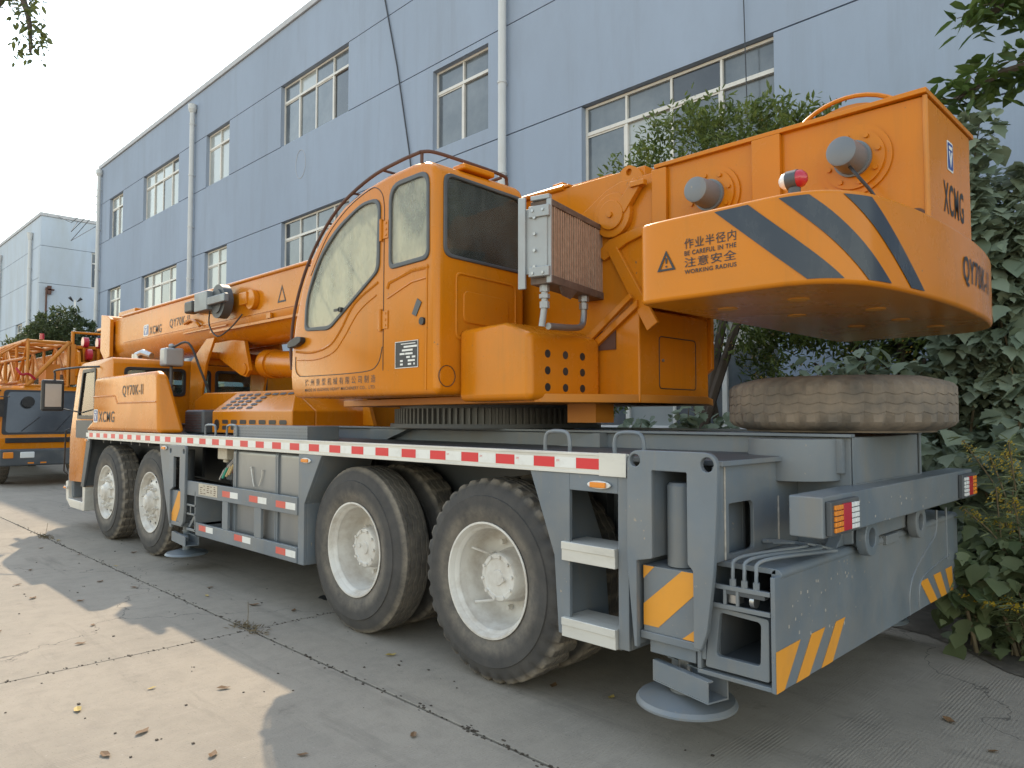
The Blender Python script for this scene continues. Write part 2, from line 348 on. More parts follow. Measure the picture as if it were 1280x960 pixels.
def plate(name, m, parent, mw, outer, holes=(), t=.01, bevel=0, smooth=30):
    cu = bpy.data.curves.new('c', 'CURVE'); cu.dimensions = '2D'; cu.fill_mode = 'BOTH'; cu.extrude = max(t/2-bevel, 0); cu.bevel_depth = bevel; cu.bevel_resolution = 2
    if bevel: cu.offset = -bevel
    for ps in [outer]+list(holes):
        sp = cu.splines.new('POLY'); sp.points.add(len(ps)-1); sp.use_cyclic_u = True
        for q, p in zip(sp.points, ps): q.co = (p[0], p[1], 0, 1)
    tmp = bpy.data.objects.new('tmp', cu); me = bpy.data.meshes.new_from_object(tmp); bpy.data.objects.remove(tmp); bpy.data.curves.remove(cu)
    M = Matrix.Translation(-origin(parent)) @ mw; me.transform(M); me.materials.clear(); me.name = name
    fin(me, smooth); return obj(name, me, m, parent)
def text(body, m, parent, mw, u0, u1, v0, v1, name='lettering', off=0, shear=0, fn=None, sp=1.12):
    cu = bpy.data.curves.new('t', 'FONT'); cu.body = body; cu.size = 1; cu.offset = off; cu.shear = shear; cu.resolution_u = 4; cu.space_character = sp
    tmp = bpy.data.objects.new('tmp', cu); me = bpy.data.meshes.new_from_object(tmp); bpy.data.objects.remove(tmp); bpy.data.curves.remove(cu)
    xs = [v.co.x for v in me.vertices]; ys = [v.co.y for v in me.vertices]
    a, b, c, d = min(xs), max(xs), min(ys), max(ys)
    for v in me.vertices:
        u = u0+(v.co.x-a)/(b-a)*(u1-u0); w = v0+(v.co.y-c)/(d-c)*(v1-v0)
        v.co = fn(u, w)-origin(parent) if fn else (Matrix.Translation(-origin(parent)) @ mw) @ Vector((u, w, 0))
    me.materials.clear(); me.name = name; me.update()
    return obj(name, me, m, parent)
def bake(o):
    dg = bpy.context.evaluated_depsgraph_get(); me = bpy.data.meshes.new_from_object(o.evaluated_get(dg)); o.modifiers.clear(); old = o.data; o.data = me; bpy.data.meshes.remove(old); return o
def cut(o, cutters):
    for i, c in enumerate(cutters):
        md = o.modifiers.new('b%d' % i, 'BOOLEAN'); md.object = c; md.operation = 'DIFFERENCE'; md.solver = 'EXACT'
    bpy.context.view_layer.update(); bake(o)
    for c in cutters: bpy.data.objects.remove(c)
    fin(o.data, 32)
def catmull(P, n=6):
    P = [Vector(p) for p in P]; out = []
    for i in range(len(P)-1):
        a = P[max(i-1, 0)]; b = P[i]; c = P[i+1]; d = P[min(i+2, len(P)-1)]
        for k in range(n):
            t = k/n; out.append(.5*((2*b)+(c-a)*t+(2*a-5*b+4*c-d)*t*t+(3*b-a-3*c+d)*t**3))
    out.append(P[-1]); return out
def emblem(parent, mw, u0, u1, v0, v1):
    # white-edged blue tablet with a white banded triangle
    w, h = u1-u0, v1-v0; r = w*.14
    M2 = lambda k: mw @ Matrix.Translation((0, 0, k))
    q = plate('emblem', 'white', parent, mw, fillet([(u0, v0), (u1, v0), (u1, v1), (u0, v1)], r), t=.001)
    e = w*.09
    plate('emblem_field', 'blue', q, M2(.0015), fillet([(u0+e, v0+e), (u1-e, v0+e), (u1-e, v1-e), (u0+e, v1-e)], r*.8), t=.001)
    P = lambda x, y: (u0+x*w, v0+y*h)
    plate('emblem_mark', 'white', q, M2(.003), [P(.24, .72), P(.76, .72), P(.76, .84), P(.24, .84)], t=.001)
    plate('emblem_mark', 'white', q, M2(.003), [P(.2, .66), P(.38, .66), P(.5, .38), P(.62, .66), P(.8, .66), P(.5, .12)], t=.001)
    return q
# ---------------- ground ----------------
g = MB(); g.add([(-600, -600, -.03), (600, -600, -.03), (600, 600, -.03), (-600, 600, -.03)], [(0, 1, 2, 3)])
ground = tag(g.build('ground', 'joint', smooth=0), 'grey concrete yard of large slabs with dark joints', kind='structure')
xs = [-5.34+6*k for k in range(-7, 4)]; ys = [2.55+4.4*k for k in range(-4, 3)]
gp, gq = .004, .009
for i in range(len(xs)-1):
    for j in range(len(ys)-1):
        b = MB(); b.box(xs[i]+gp, xs[i+1]-gp, ys[j]+gq, ys[j+1]-gq, -.028, random.uniform(-.003, .0))
        b.build('concrete_slab', 'concrete', ground, bevel=.004, seg=2)
far = MB()
far.box(-400, xs[0]-.02, -300, 300, -.028, -.004); far.box(xs[-1]+.02, 300, -300, 300, -.028, -.004)
far.box(xs[0], xs[-1], -300, ys[0]-.02, -.028, -.004); far.box(xs[0], xs[-1], ys[-1]+.02, 300, -.028, -.004)
tag(far.build('pavement', 'concrete', smooth=0), 'plain concrete paving reaching away from the yard', kind='structure')
# uneven soil bed between the yard and the building
sv = []; NX, NY = 60, 12
for i in range(NX+1):
    for j in range(NY+1):
        x = -14+18*i/NX; y = 6.05+4.4*j/NY
        e = min(1, j/2)*min(1, (NX-i)/2, i/2)
        y = y-(1-j/NY)*min(max(0, x+1.9)*.6, 1.2)
        sv.append((x, y+(.06*math.sin(x*2.3)+.05*math.sin(x*7.1) if j == 0 else 0), .004+e*(.06+.04*math.sin(x*3.1+y*2.2)+random.uniform(0, .03))))
sf = [(i*(NY+1)+j, (i+1)*(NY+1)+j, (i+1)*(NY+1)+j+1, i*(NY+1)+j+1) for i in range(NX) for j in range(NY)]
tag(MB().add(sv, sf).build('soil_bed', 'soil', smooth=60), 'dark uneven soil bed along the building', kind='structure')

# ---------------- the blue factory building ----------------
YF = 10.5
def window(bld, x0, x1, z0, z1, cols, pane='pane', split=.72):
    w = MB(); f = .05; y0, y1 = YF+.12, YF+.17
    w.box(x0, x0+f, y0, y1, z0, z1); w.box(x1-f, x1, y0, y1, z0, z1)
    w.box(x0+f, x1-f, y0, y1, z0, z0+f); w.box(x0+f, x1-f, y0, y1, z1-f, z1)
    zt = z0+(z1-z0)*split; w.box(x0+f, x1-f, y0-.012, y1, zt-.035, zt+.035)
    cw = (x1-x0)/cols
    for k in range(1, cols):
        w.box(x0+k*cw-.028, x0+k*cw+.028, y0-.004, y1, z0+f, zt-.035); w.box(x0+k*cw-.022, x0+k*cw+.022, y0-.003, y1, zt+.035, z1-f)
    win = w.build('window', 'frame', bld, bevel=.004, seg=1)
    for k in range(cols):
        for a, b_ in ((z0+f, zt-.035), (zt+.035, z1-f)):
            xa, xb = x0+k*cw+.026+(f-.026 if k == 0 else 0), x0+(k+1)*cw-.026-(f-.026 if k == cols-1 else 0)
            p = MB(); d = random.uniform(-.004, .004); e = random.uniform(-.003, .003); yy = YF+.147+(.02 if k % 2 else 0)
            p.add([(xa-.01, yy+d, a-.01), (xb+.01, yy-d, a-.01), (xb+.01, yy-d+e, b_+.01), (xa-.01, yy+d+e, b_+.01)], [(0, 1, 2, 3)])
            p.build('pane', pane if random.random() < .72 else {'pane': random.choice(('pane_dark', 'pane_pale')), 'pane_pale': 'pane'}[pane], win, smooth=0, clean=False)
            if k % 2 == 0 and a < zt-.2:
                sh = MB(); sh.box(xb-.035, xb, YF+.128, YF+.146, a, b_).box(xa, xb-.035, YF+.128, YF+.146, b_-.03, b_); sh.build('sash', 'frame', win)
    s = MB(); s.box(x0, x1, YF+.02, YF+.12, z0-.001, z0+.012); s.build('sill', 'facade', win)
def bands(bld, X0, X1, wall, rows, depth=.25, inner=14):
    gr = .012
    for z0, z1, wins in rows:
        x = X0
        for a, b_ in sorted(wins)+[(X1, None)]:
            if a-x > .01:
                MB().box(x, a, YF, YF+depth, z0+gr, z1-gr).build('wall_panel', wall, bld, smooth=0)
            x = b_
bld = thing('factory_building', 'long pale blue three-storey factory building behind the big crane', 'building', (-15, YF, 0))
X0, X1 = -38.45, 9
top = [(-36.8, -34.96, 2), (-32.36, -28.52, 4), (-25.97, -24.06, 2), (-20.45, -16.7, 4), (-8.65, -4.88, 4), (1.2, 5.0, 4)]
mid = [(-36.83, -35.02, 2), (-32.38, -28.55, 4), (-25.95, -24.12, 2), (-20.32, -16.6, 4), (-8.65, -4.88, 4), (1.2, 5.0, 4)]
st = (-13.1, -11.22, 7.75, 9.62)
bands(bld, X0, X1, 'facade', [(0, 1.4, []), (1.4, 3.3, [w[:2] for w in mid]), (3.3, 5.56, []), (5.56, 7.44, [w[:2] for w in mid]), (9.77, 11.66, [w[:2] for w in top]), (11.66, 13.42, [])])
bands(bld, X0, st[0], 'facade', [(7.44, 9.77, [])]); bands(bld, st[1], X1, 'facade', [(7.44, 9.77, [])])
MB().box(st[0], st[1], YF, YF+.25, 7.452, st[2]).build('wall_panel', 'facade', bld, smooth=0)
MB().box(st[0], st[1], YF, YF+.25, st[3], 9.758).build('wall_panel', 'facade', bld, smooth=0)
b = MB(); b.box(X0+.02, X1-.02, YF+.19, YF+.23, .1, 13.3); b.build('groove_backing', 'groove', bld, smooth=0)
b = MB(); b.box(X0+.001, X0+.25, YF+.251, YF+14, 0, 13.419).box(X1-.25, X1-.001, YF+.251, YF+14, 0, 13.419).box(X0+.25, X1-.25, YF+13.7, YF+13.99, 0, 13.4).box(X0+.26, X1-.26, YF+.26, YF+13.69, 12.9, 13.2)
b.build('end_wall', 'facade', bld, smooth=0)
b = MB(); b.box(X0-.05, X1+.05, YF-.06, YF+.3, 13.422, 13.6); b.box(X0-.05, X0+.3, YF+.302, YF+14.05, 13.422, 13.6); b.build('coping', 'coping', bld, bevel=.01)
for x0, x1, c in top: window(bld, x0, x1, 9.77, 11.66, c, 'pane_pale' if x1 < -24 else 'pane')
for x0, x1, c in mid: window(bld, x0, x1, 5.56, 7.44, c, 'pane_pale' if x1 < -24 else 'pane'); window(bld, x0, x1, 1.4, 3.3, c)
window(bld, st[0], st[1], st[2], st[3], 2)
for x, zt in ((-38.05, 13.0), (-26.96, 12.75), (-10.66, 13.0)):
    p = MB(); p.cyl((x, YF-.13, .2), (x, YF-.13, zt), .085, n=14)
    for z in [.9+1.9*k for k in range(7)]:
        if z < zt-.4: p.cyl((x, YF-.13, z), (x, YF-.13, z+.05), .098, n=14).box(x-.02, x+.02, YF-.06, YF-.001, z, z+.04)
    p.cyl((x, YF-.13, zt), (x, YF-.13, zt+.12), .10, .15, n=14).cyl((x, YF-.13, zt+.12), (x, YF-.13, zt+.3), .15, n=14)
    p.build('downpipe', 'pvc', bld)
for cx, cz, r in ((-19.2, 8.95, .28),):
    MB().tube([(cx+r*math.cos(2*PI*i/30), YF-.004, cz+1.5*r*math.sin(2*PI*i/30)) for i in range(30)], .008, 5, closed=True).build('wall_ring_mark', 'coping', bld)
tag(MB().tube([(-15.9, YF-.03, 13.6), (-15.0, YF-.03, 12.1), (-14.45, YF-.04, 10.2), (-13.95, YF-.04, 8.0), (-13.5, YF-.05, 5.5)], .018, 6).build('wall_cable', 'groove'), 'thin dark cable hanging slantwise down the blue wall', 'cable')
tag(MB().tube([(-5.5, YF-.05, 13.6), (-5.35, YF-.06, 9.4), (-5.28, YF-.06, 5.6)], .009, 6).build('window_cable', 'groove'), 'thin cable hanging past the wide window above the counterweight', 'cable')
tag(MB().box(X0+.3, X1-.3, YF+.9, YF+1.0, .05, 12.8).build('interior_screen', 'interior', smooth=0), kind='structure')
# ---------------- far building of the same row ----------------
fb = thing('far_building', 'pale blue-white building with stained end wall at the far left', 'building', (-60, YF, 0))
XE = -49.6
rows = [(0, 5.56, []), (5.56, 7.44, [(-55.4, -53.6)]), (7.44, 9.77, []), (9.77, 11.66, []), (11.66, 13.42, [])]
bands(fb, -86, XE-.26, 'facade_pale', rows)
window(fb, -55.4, -53.6, 5.56, 7.44, 2)
ez = [(0, 5.7), (5.7, 9.45), (9.45, 11.66), (11.66, 13.42)]
wy = (13.2, 14.9)
for a, c in ez:
    if a == 9.45:
        MB().box(XE-.25, XE, YF, wy[0], a+.012, c-.012).build('wall_panel', 'facade_pale', fb, smooth=0); MB().box(XE-.25, XE, wy[1], YF+14, a+.012, c-.012).build('wall_panel', 'facade_pale', fb, smooth=0)
    else: MB().box(XE-.25, XE, YF, YF+14, a+.012, c-.012).build('wall_panel', 'facade_pale', fb, smooth=0)
MB().box(-85.8, XE-.24, YF+.2, YF+.24, .1, 13.3).box(XE-.24, XE-.2, YF+.24, YF+13.9, .1, 13.3).box(-85.8, XE-.3, YF+.3, YF+13.9, 13.0, 13.2).build('groove_backing', 'groove', fb, smooth=0)
MB().box(-86.1, XE+.05, YF-.06, YF+.3, 13.422, 13.62).box(XE-.3, XE+.05, YF+.302, YF+14, 13.422, 13.62).build('coping', 'coping', fb, bevel=.01)
w = MB(); w.box(XE-.12, XE-.08, wy[0], wy[0]+.06, 9.46, 11.64).box(XE-.12, XE-.08, wy[1]-.06, wy[1], 9.46, 11.64).box(XE-.12, XE-.07, wy[0]+.06, wy[1]-.06, 10.95, 11.03).box(XE-.12, XE-.08, wy[0]+.06, wy[1]-.06, 9.46, 9.53).box(XE-.12, XE-.08, wy[0]+.06, wy[1]-.06, 11.57, 11.64)
w = w.build('window', 'frame', fb)
for a, c in ((9.5, 10.98), (11.0, 11.6)): MB().add([(XE-.1, wy[0], a), (XE-.1, wy[1], a), (XE-.1, wy[1], c), (XE-.1, wy[0], c)], [(0, 1, 2, 3)]).build('pane', 'pane', w, smooth=0, clean=False)
for x in (-51.5, -60.2):
    p = MB(); p.cyl((x, YF-.13, .2), (x, YF-.13, 12.3), .1, n=12).cyl((x, YF-.13, 12.3), (x, YF-.13, 12.7), .12, .18, n=12)
    for z in (3, 5.5, 8, 10.5): p.cyl((x, YF-.13, z), (x, YF-.13, z+.06), .115, n=12)
    p.build('downpipe', 'pvc', fb)
MB().cyl((XE+.1, YF+.35, 5), (XE+.1, YF+.35, 9.2), .05, n=8).box(XE+.02, XE+.15, YF+.3, YF+.75, 9.05, 9.12).box(XE+.02, XE+.15, YF+.4, YF+.6, 8.8, 9.3).build('conduit', 'brown', fb)
MB().box(XE+.02, XE+.35, 13.7, 14.5, 12.0, 12.55).build('siren_box', 'blue', fb, bevel=.03)
for k, (ya, yb, z1) in enumerate(((12.3, 13.2, 12.9), (12.0, 12.9, 12.4), (12.7, 13.6, 12.0))):
    tag(MB().tube([(-38.3, YF+.2+k*.2, 12.9-k*.2), (-41, YF+.3, 12.2-k*.3), (-45, YF+.45, 12.2-k*.5), (XE, YF+.9+k, 13.5-k*.1)], .018, 5).build('overhead_wire', 'groove'),
        ('uppermost', 'middle', 'lowest')[k]+' of the sagging wires strung between the two buildings', 'wire', 'wires between the buildings')
lp = thing('yard_lamp', 'slim white double-headed lamp post before the far end wall', 'lamp', (-46.5, 11.6, 0))
MB().cyl((-46.5, 11.6, 0), (-46.5, 11.6, 8.2), .07, .05, n=10).build('pole', 'white', lp)
for s in (-1, 1): MB().cyl((-46.5, 11.6+s*.1, 8.1), (-46.4, 11.6+s*.3, 8.3), .03, .09, n=10).build('lamp_head', 'black', lp)
# ---------------- the big truck crane ----------------
YC = 4.375
CR = thing('truck_crane', 'big orange truck crane with dark grey carrier filling the foreground', 'truck crane', (-6.5, YC, 0))
def my(y): return 2*YC-y
# wheels -----------------------------------------------------
def tyre_mesh(kind, w=.31, R=.612):
    gro = {'rib': (.09, .135, .18, .225), 'lug': (.115, .155, .2), 'block': (.1, .155, .21), 'spare': (.105, .155, .205)}[kind]
    gh, gd = (.003, .004) if kind == 'spare' else (.0055, .014)
    prof = [(.075, .312), (.04, .325), (.018, .36), (.004, .42), (0, .465), (.004, .50), (.0035, .508), (.012, .512), (.02, .545), (.03, .575), (.04, .594), (.052, .605)]
    sh = len(prof)-3
    tread0 = len(prof)
    prof.append((.06, R))
    for y in gro: prof += [(y-gh, R), (y-gh*.6, R-gd), (y+gh*.6, R-gd), (y+gh, R)]
    prof.append((w-.06, R)); tread1 = len(prof)
    half = [(.052, .605), (.04, .594), (.03, .575), (.02, .545), (0, .465), (.004, .42), (.018, .36), (.04, .325), (.075, .312)]
    prof += [(w-y, r) for y, r in half]
    n = 180
    per = {'rib': 6, 'lug': 5, 'block': 6, 'spare': 5}[kind]
    def mod(i, j, y, r):
        ph = (i % per)/per; tri = abs(ph*2-1)*2-1
        if tread0 < j < tread1-1:
            y += tri*.007
            if kind != 'rib' and i % per == 0: r -= .006
        if kind != 'rib' and (sh <= j <= tread0 or tread1-1 <= j <= tread1+2):
            if ph < .3: r -= .02 if kind in ('lug', 'spare') else .013
        if kind == 'rib' and (j in (sh+2, tread0)) and i % 3 == 0: r -= .004
        return y, r
    b = MB().lathe(prof, (0, 0, 0), (0, 1, 0), n, mod)
    return b.mesh('tyre_'+kind, smooth=28)
TY = {k: tyre_mesh(k) for k in ('rib', 'lug', 'block')}
for k in TY: TY[k].materials.append(MATS['rubber'])
rimr = [(.07, .305), (.045, .318), (.03, .338), (.018, .35), (.012, .35), (.012, .338), (.03, .326), (.05, .318), (.10, .303), (.20, .292), (.25, .28), (.275, .255), (.28, .20), (.27, .185), (.268, .15), (.268, .0)]
b = MB().lathe(rimr, (0, 0, 0), (0, 1, 0), 56)
b.tube([(-.12, .26, .03), (-.2, .17, .035), (-.28, .11, .03)], .008, 6).tube([(.05, .26, -.13), (-.02, .18, -.2), (-.1, .12, -.26)], .008, 6)
for k in range(10):
    a = 2*PI*k/10; b.cyl((.215*math.cos(a), .275, .215*math.sin(a)), (.215*math.cos(a), .235, .215*math.sin(a)), .017, n=6)
RIM_R = b.mesh('rear_rim', smooth=40); RIM_R.materials.append(MATS['rim'])
b = MB().lathe([(.275, .17), (.24, .165), (.16, .15), (.125, .148), (.115, .14), (.112, .118), (.118, .112), (.118, .05), (.11, .045), (.11, 0)], (0, 0, 0), (0, 1, 0), 40)
for k in range(10):
    a = 2*PI*k/10; b.cyl((.128*math.cos(a), .12, .128*math.sin(a)), (.128*math.cos(a), .1, .128*math.sin(a)), .011, n=6)
b.cyl((.05, .12, .02), (.05, .1, .02), .014, n=8)
HUB_R = b.mesh('rear_hub', smooth=40); HUB_R.materials.append(MATS['rim'])
rimf = [(.07, .305), (.045, .318), (.03, .338), (.018, .35), (.012, .35), (.012, .338), (.03, .326), (.06, .318), (.09, .30), (.10, .285), (.075, .262), (.055, .235), (.045, .20), (.04, .165), (.04, .0)]
b = MB().lathe(rimf, (0, 0, 0), (0, 1, 0), 56)
RIM_F = b.mesh('front_rim', smooth=40); RIM_F.materials.append(MATS['rim'])
b = MB().lathe([(.045, .15), (.02, .14), (.012, .12), (-.01, .105), (-.03, .09), (-.035, .06), (-.045, .05), (-.045, 0)], (0, 0, 0), (0, 1, 0), 36)
for k in range(10):
    a = 2*PI*k/10; c, s = math.cos(a), math.sin(a)
    b.cyl((.185*c, .045, .185*s), (.185*c, .005, .185*s), .02, n=6).cyl((.185*c, .005, .185*s), (.185*c, -.02, .185*s), .011, n=8)
HUB_F = b.mesh('front_hub', smooth=40); HUB_F.materials.append(MATS['rim'])
b = MB()
for k in range(10):
    a = 2*PI*(k+.5)/10; c, s = math.cos(a), math.sin(a); b.cyl((.245*c, .058, .245*s), (.245*c, .066-.012, .245*s), .013, n=10)
HOLES = b.mesh('rim_holes'); HOLES.materials.append(MATS['black'])
def wheel(x, y, kind, front, flip=False, hub=True, z=.612):
    w = obj('wheel', RIM_F if front else RIM_R, None, CR); w.location = Vector((x, y, z))-ROOT[CR.name]; w.rotation_euler = (0, random.uniform(0, 6), PI if flip else 0)
    obj('tyre', TY[kind], None, w)
    if hub:
        obj('hub', HUB_F if front else HUB_R, None, w)
        if front: obj('vent_holes', HOLES, None, w)
    return w
for x, k in ((-3.28, 'lug'), (-4.73, 'rib')):
    wheel(x, 3.04, k, False); wheel(x, 3.40, 'block', False, hub=False)
    wheel(x, my(3.04), k, False, True); wheel(x, my(3.40), 'block', False, True, False)
for x in (-9.0, -10.6):
    wheel(x, 3.05, 'block', True); wheel(x, my(3.05), 'block', True, True)
b = MB()
for x in (-3.28, -4.73): b.cyl((x, 3.33, .612), (x, my(3.33), .612), .11, n=20).lathe([(-.35, .1), (-.2, .26), (.2, .26), (.35, .1)], (x, YC, .612), (0, 1, 0), 20)
for x in (-9.0, -10.6): b.cyl((x, 3.3, .6), (x, my(3.3), .6), .09, n=16)
split(b, 'axle', 'grey_dark', CR)
# carrier frame ----------------------------------------------
b = MB(); b.prism([(-1.41, .96), (-1.41, 1.495), (-11.2, 1.495), (-11.2, .9), (-9.2, .8), (-5.6, .75), (-2.2, .78)], 3.834, my(3.834))
b.build('main_frame', 'grey_paint', CR, bevel=.008)
split(MB().box(-11.0, -1.40, 3.80, 3.86, 1.496, 1.512).box(-11.0, -1.40, my(3.86), my(3.80), 1.496, 1.512), 'frame_lip', 'grey_paint', CR, bevel=.003)
b = MB(); b.box(-11.3, -1.67, 3.02, 3.833, 1.375, 1.402); b.build('side_deck', 'grey_dark', CR, bevel=.004)
b = MB(); b.box(-11.3, -1.67, my(3.833), my(3.02), 1.375, 1.402); b.build('side_deck', 'grey_dark', CR, bevel=.004)
b = MB(); b.prism([(-5.55, 1.403), (-5.3, 1.403), (-5.0, 1.494), (-5.55, 1.494)], 3.75, 3.833).prism([(-3.3, 1.403), (-2.95, 1.403), (-2.95, 1.494), (-3.0, 1.494)], 3.75, 3.833)
split(b, 'gusset', 'grey_paint', CR)
for s in (0, 1):
    f = (lambda y: y) if not s else my
    y0, y1 = sorted((f(3.0), f(3.035)))
    b = MB(); b.box(-11.22, -2.2, y0, y1, 1.30, 1.412)
    ya, yb = sorted((f(2.996), f(3.0))); b.box(-11.22, -2.36, ya, yb, 1.398, 1.412).box(-11.22, -2.36, ya, yb, 1.30, 1.314)
    rail = b.build('deck_rail', 'alu', CR, bevel=.003)
    if not s:
        MB().box(-2.36, -2.19, 2.992, 2.9965, 1.297, 1.415).build('rail_end_cap', 'alu', rail, bevel=.001)
        me = MB().box(-.0775, .0775, 0, .0015, 0, .056).mesh('red_tape'); me.materials.append(MATS['red'])
        mw_ = MB().box(-.075, .075, 0, .0015, 0, .056).mesh('white_tape'); mw_.materials.append(MATS['white'])
        for k in range(29):
            x = -2.44-.3085*k
            o = obj('red_reflector', me, None, rail); o.location = Vector((x, 2.9983, 1.327))-ROOT[CR.name]
            o = obj('white_reflector', mw_, None, rail); o.location = Vector((x-.154, 2.9983, 1.327))-ROOT[CR.name]
            if k < 5: text('3M', 'red', rail, at('left', 2.9979), x+.09, x+.112, 1.358, 1.37)
def handle(x0, x1, y=3.09, h=.115, m='grey_paint'):
    MB().tube(catmull([(x0, y, 1.395), (x0, y, 1.40+h*.6), (x0+.03, y, 1.40+h), (x1-.03, y, 1.40+h), (x1, y, 1.40+h*.6), (x1, y, 1.395)], 4), .011, 8).build('grab_handle', m, CR)
for a in ((-2.82, -2.64), (-2.33, -2.15), (-7.53, -7.28), (-7.02, -6.8)): handle(*a)
def marker(x, z, y=2.999):
    m = plate('marker_light', 'white', CR, at('left', y-.006), [(x+.075*math.cos(2*PI*i/24)*(1 if abs(math.cos(2*PI*i/24)) < 2 else 1), z+.021*math.sin(2*PI*i/24)) for i in range(24)], t=.012, bevel=.003)
    plate('amber_lens', 'amber', m, at('left', y-.018), fillet([(x-.05, z-.014), (x+.05, z-.014), (x+.05, z+.014), (x-.05, z+.014)], .006, 3), t=.012, bevel=.003)
# behind rear wheels: bracket and steps
b = MB(); b.prism([(-2.86, 1.299), (-2.57, 1.299), (-2.57, .44), (-2.65, .44), (-2.68, .85)], 3.005, 3.03); b.prism([(-2.86, 1.299), (-2.82, 1.299), (-2.64, .85), (-2.61, .44), (-2.65, .44), (-2.68, .85)], 3.03, 3.4)
b.build('wheel_bracket', 'grey_paint', CR, bevel=.004)
b = MB(); b.box(-2.57, -2.25, 3.005, 3.03, 1.21, 1.299).box(-2.25, -2.185, 3.005, 3.03, .44, 1.299).box(-2.21, -2.185, 3.03, 3.5, .44, 1.299).box(-2.57, -2.25, 3.44, 3.47, .44, 1.299).box(-2.57, -2.25, 3.03, 3.44, .425, .445)
b.build('step_frame', 'grey_paint', CR, bevel=.004)
for z in (.835, .435): MB().box(-2.61, -2.255, 2.985, 3.2, z, z+.1).box(-2.61, -2.255, 2.98, 2.985, z+.06, z+.1).build('step', 'alu', CR, bevel=.004)
marker(-2.36, 1.25)
# rear outrigger ---------------------------------------------
arch = fillet([(-2.14, 1.44), (-1.655, 1.44), (-1.655, 1.3), (-1.68, .9), (-1.72, .62), (-1.775, .62), (-1.775, .92), (-1.995, .93), (-2.02, .62), (-2.10, .62), (-2.145, .9)], [.07, .07, .02, .02, .02, .01, .01, .01, .01, .02, .02])
def arch_at(dx, y=2.95, sx=1, name='outrigger_plate', th=.03):
    s = lambda ps: [(dx+(p[0]+1.9)*sx, p[1]) for p in ps]
    ar = [(-2.14, 1.44), (-1.655, 1.44), (-1.66, 1.2), (-1.68, .9), (-1.715, .64), (-1.745, .56), (-1.782, .56), (-1.782, .905), (-1.81, .93), (-1.81, 1.345), (-2.0, 1.345), (-2.0, .93), (-2.09, .91), (-2.09, .50), (-2.105, .5), (-2.145, .9)]
    o = fillet(ar, [.07, .07, .02, .02, .02, .01, .005, .01, .01, .008, .008, .01, .01, .002, .002, .03])
    return plate(name, 'grey_paint', CR, at('left', y), s(o), [s(circle(-2.095, 1.39, .03, 18)), s(circle(-1.705, 1.385, .033, 18))], t=th, bevel=.004)
arch_at(-1.9)
b = MB(); b.box(-2.03, -2.005, 2.966, 3.4, .93, 1.4).box(-1.805, -1.78, 2.966, 3.4, .93, 1.4).box(-2.13, -1.78, 3.4, 3.43, .5, 1.37).box(-2.13, -2.105, 2.97, 3.4, .5, .92).box(-1.78, -1.76, 3.0, 3.4, .5, .92).build('jack_housing', 'grey_paint', CR, bevel=.004)
jk = MB().cyl((-1.925, 3.075, .89), (-1.925, 3.075, 1.27), .067, n=28).cyl((-1.925, 3.075, 1.27), (-1.925, 3.075, 1.285), .067, .055, n=28).build('jack_cylinder', 'grey_paint', CR)
sl = MB().box(-2.085, -1.785, 2.985, 3.2, .57, .885).box(-2.1, -1.775, 2.975, 3.21, .535, .572).box(-2.06, -1.81, 3.0, 3.18, .47, .535).build('jack_sleeve', 'grey_paint', CR, bevel=.005)
def stripe(parent, mw, pts, m='orange_stripe'): return plate('warning_stripe', m, parent, mw, pts, t=.001)
stripe(sl, at('left', 2.9835), [(-2.083, .60), (-2.083, .70), (-1.87, .883), (-1.787, .883), (-1.787, .80), (-2.0, .60)])
stripe(sl, at('left', 2.9835), [(-1.87, .574), (-1.787, .64), (-1.787, .574)]); stripe(sl, at('left', 2.9835), [(-2.083, .82), (-2.083, .883), (-2.02, .883)])
pd = MB().lathe([(.0, 0), (0, .10), (-.028, .225), (-.045, .238), (-.055, .238), (-.055, 0)], (-1.93, 3.11, .295), (0, 0, 1), 44).lathe([(.02, 0), (.02, .045), (-.01, .075), (-.02, .08)], (-1.93, 3.11, .305), (0, 0, 1), 24).build('outrigger_pad', 'grey_paint', CR)
MB().cyl((-1.93, 3.11, .28), (-1.93, 3.11, .48), .038, n=16).build('jack_rod', 'steel', CR)
# C channel lying across the pad
def chan(c, ang, L, w, h, t, name='pad_bracket'):
    b = MB()
    def q(x, y, z): return (c[0]+x*math.cos(ang)-y*math.sin(ang), c[1]+x*math.sin(ang)+y*math.cos(ang), c[2]+z)
    for (x0, x1, y0, y1, z0, z1) in ((-L/2, L/2, -w/2, w/2, 0, t), (-L/2, L/2, -w/2, -w/2+t, t, h), (-L/2, L/2, w/2-t, w/2, t, h), (-L/2, L/2, -w/2+t, -w/2+.035, h-t, h), (-L/2, L/2, w/2-.035, w/2-t, h-t, h)):
        b.add([q(x, y, z) for x in (x0, x1) for y in (y0, y1) for z in (z0, z1)], [(0, 1, 3, 2), (4, 6, 7, 5), (0, 4, 5, 1), (2, 3, 7, 6), (0, 2, 6, 4), (1, 5, 7, 3)])
    return b.build(name, 'grey_paint', CR, bevel=.002)
chan((-1.87, 3.04, .33), -.25, .36, .13, .1, .008)
for yy, x in ((my(3.11), -1.93), (3.1, -7.98), (my(3.1), -7.98)):
    MB().lathe([(.0, 0), (0, .08), (-.028, .2), (-.045, .215), (-.05, .215), (-.05, 0)], (x, yy, .2), (0, 0, 1), 32).cyl((x, yy, .2), (x, yy, .5), .04, n=12).build('outrigger_pad', 'grey_paint', CR)
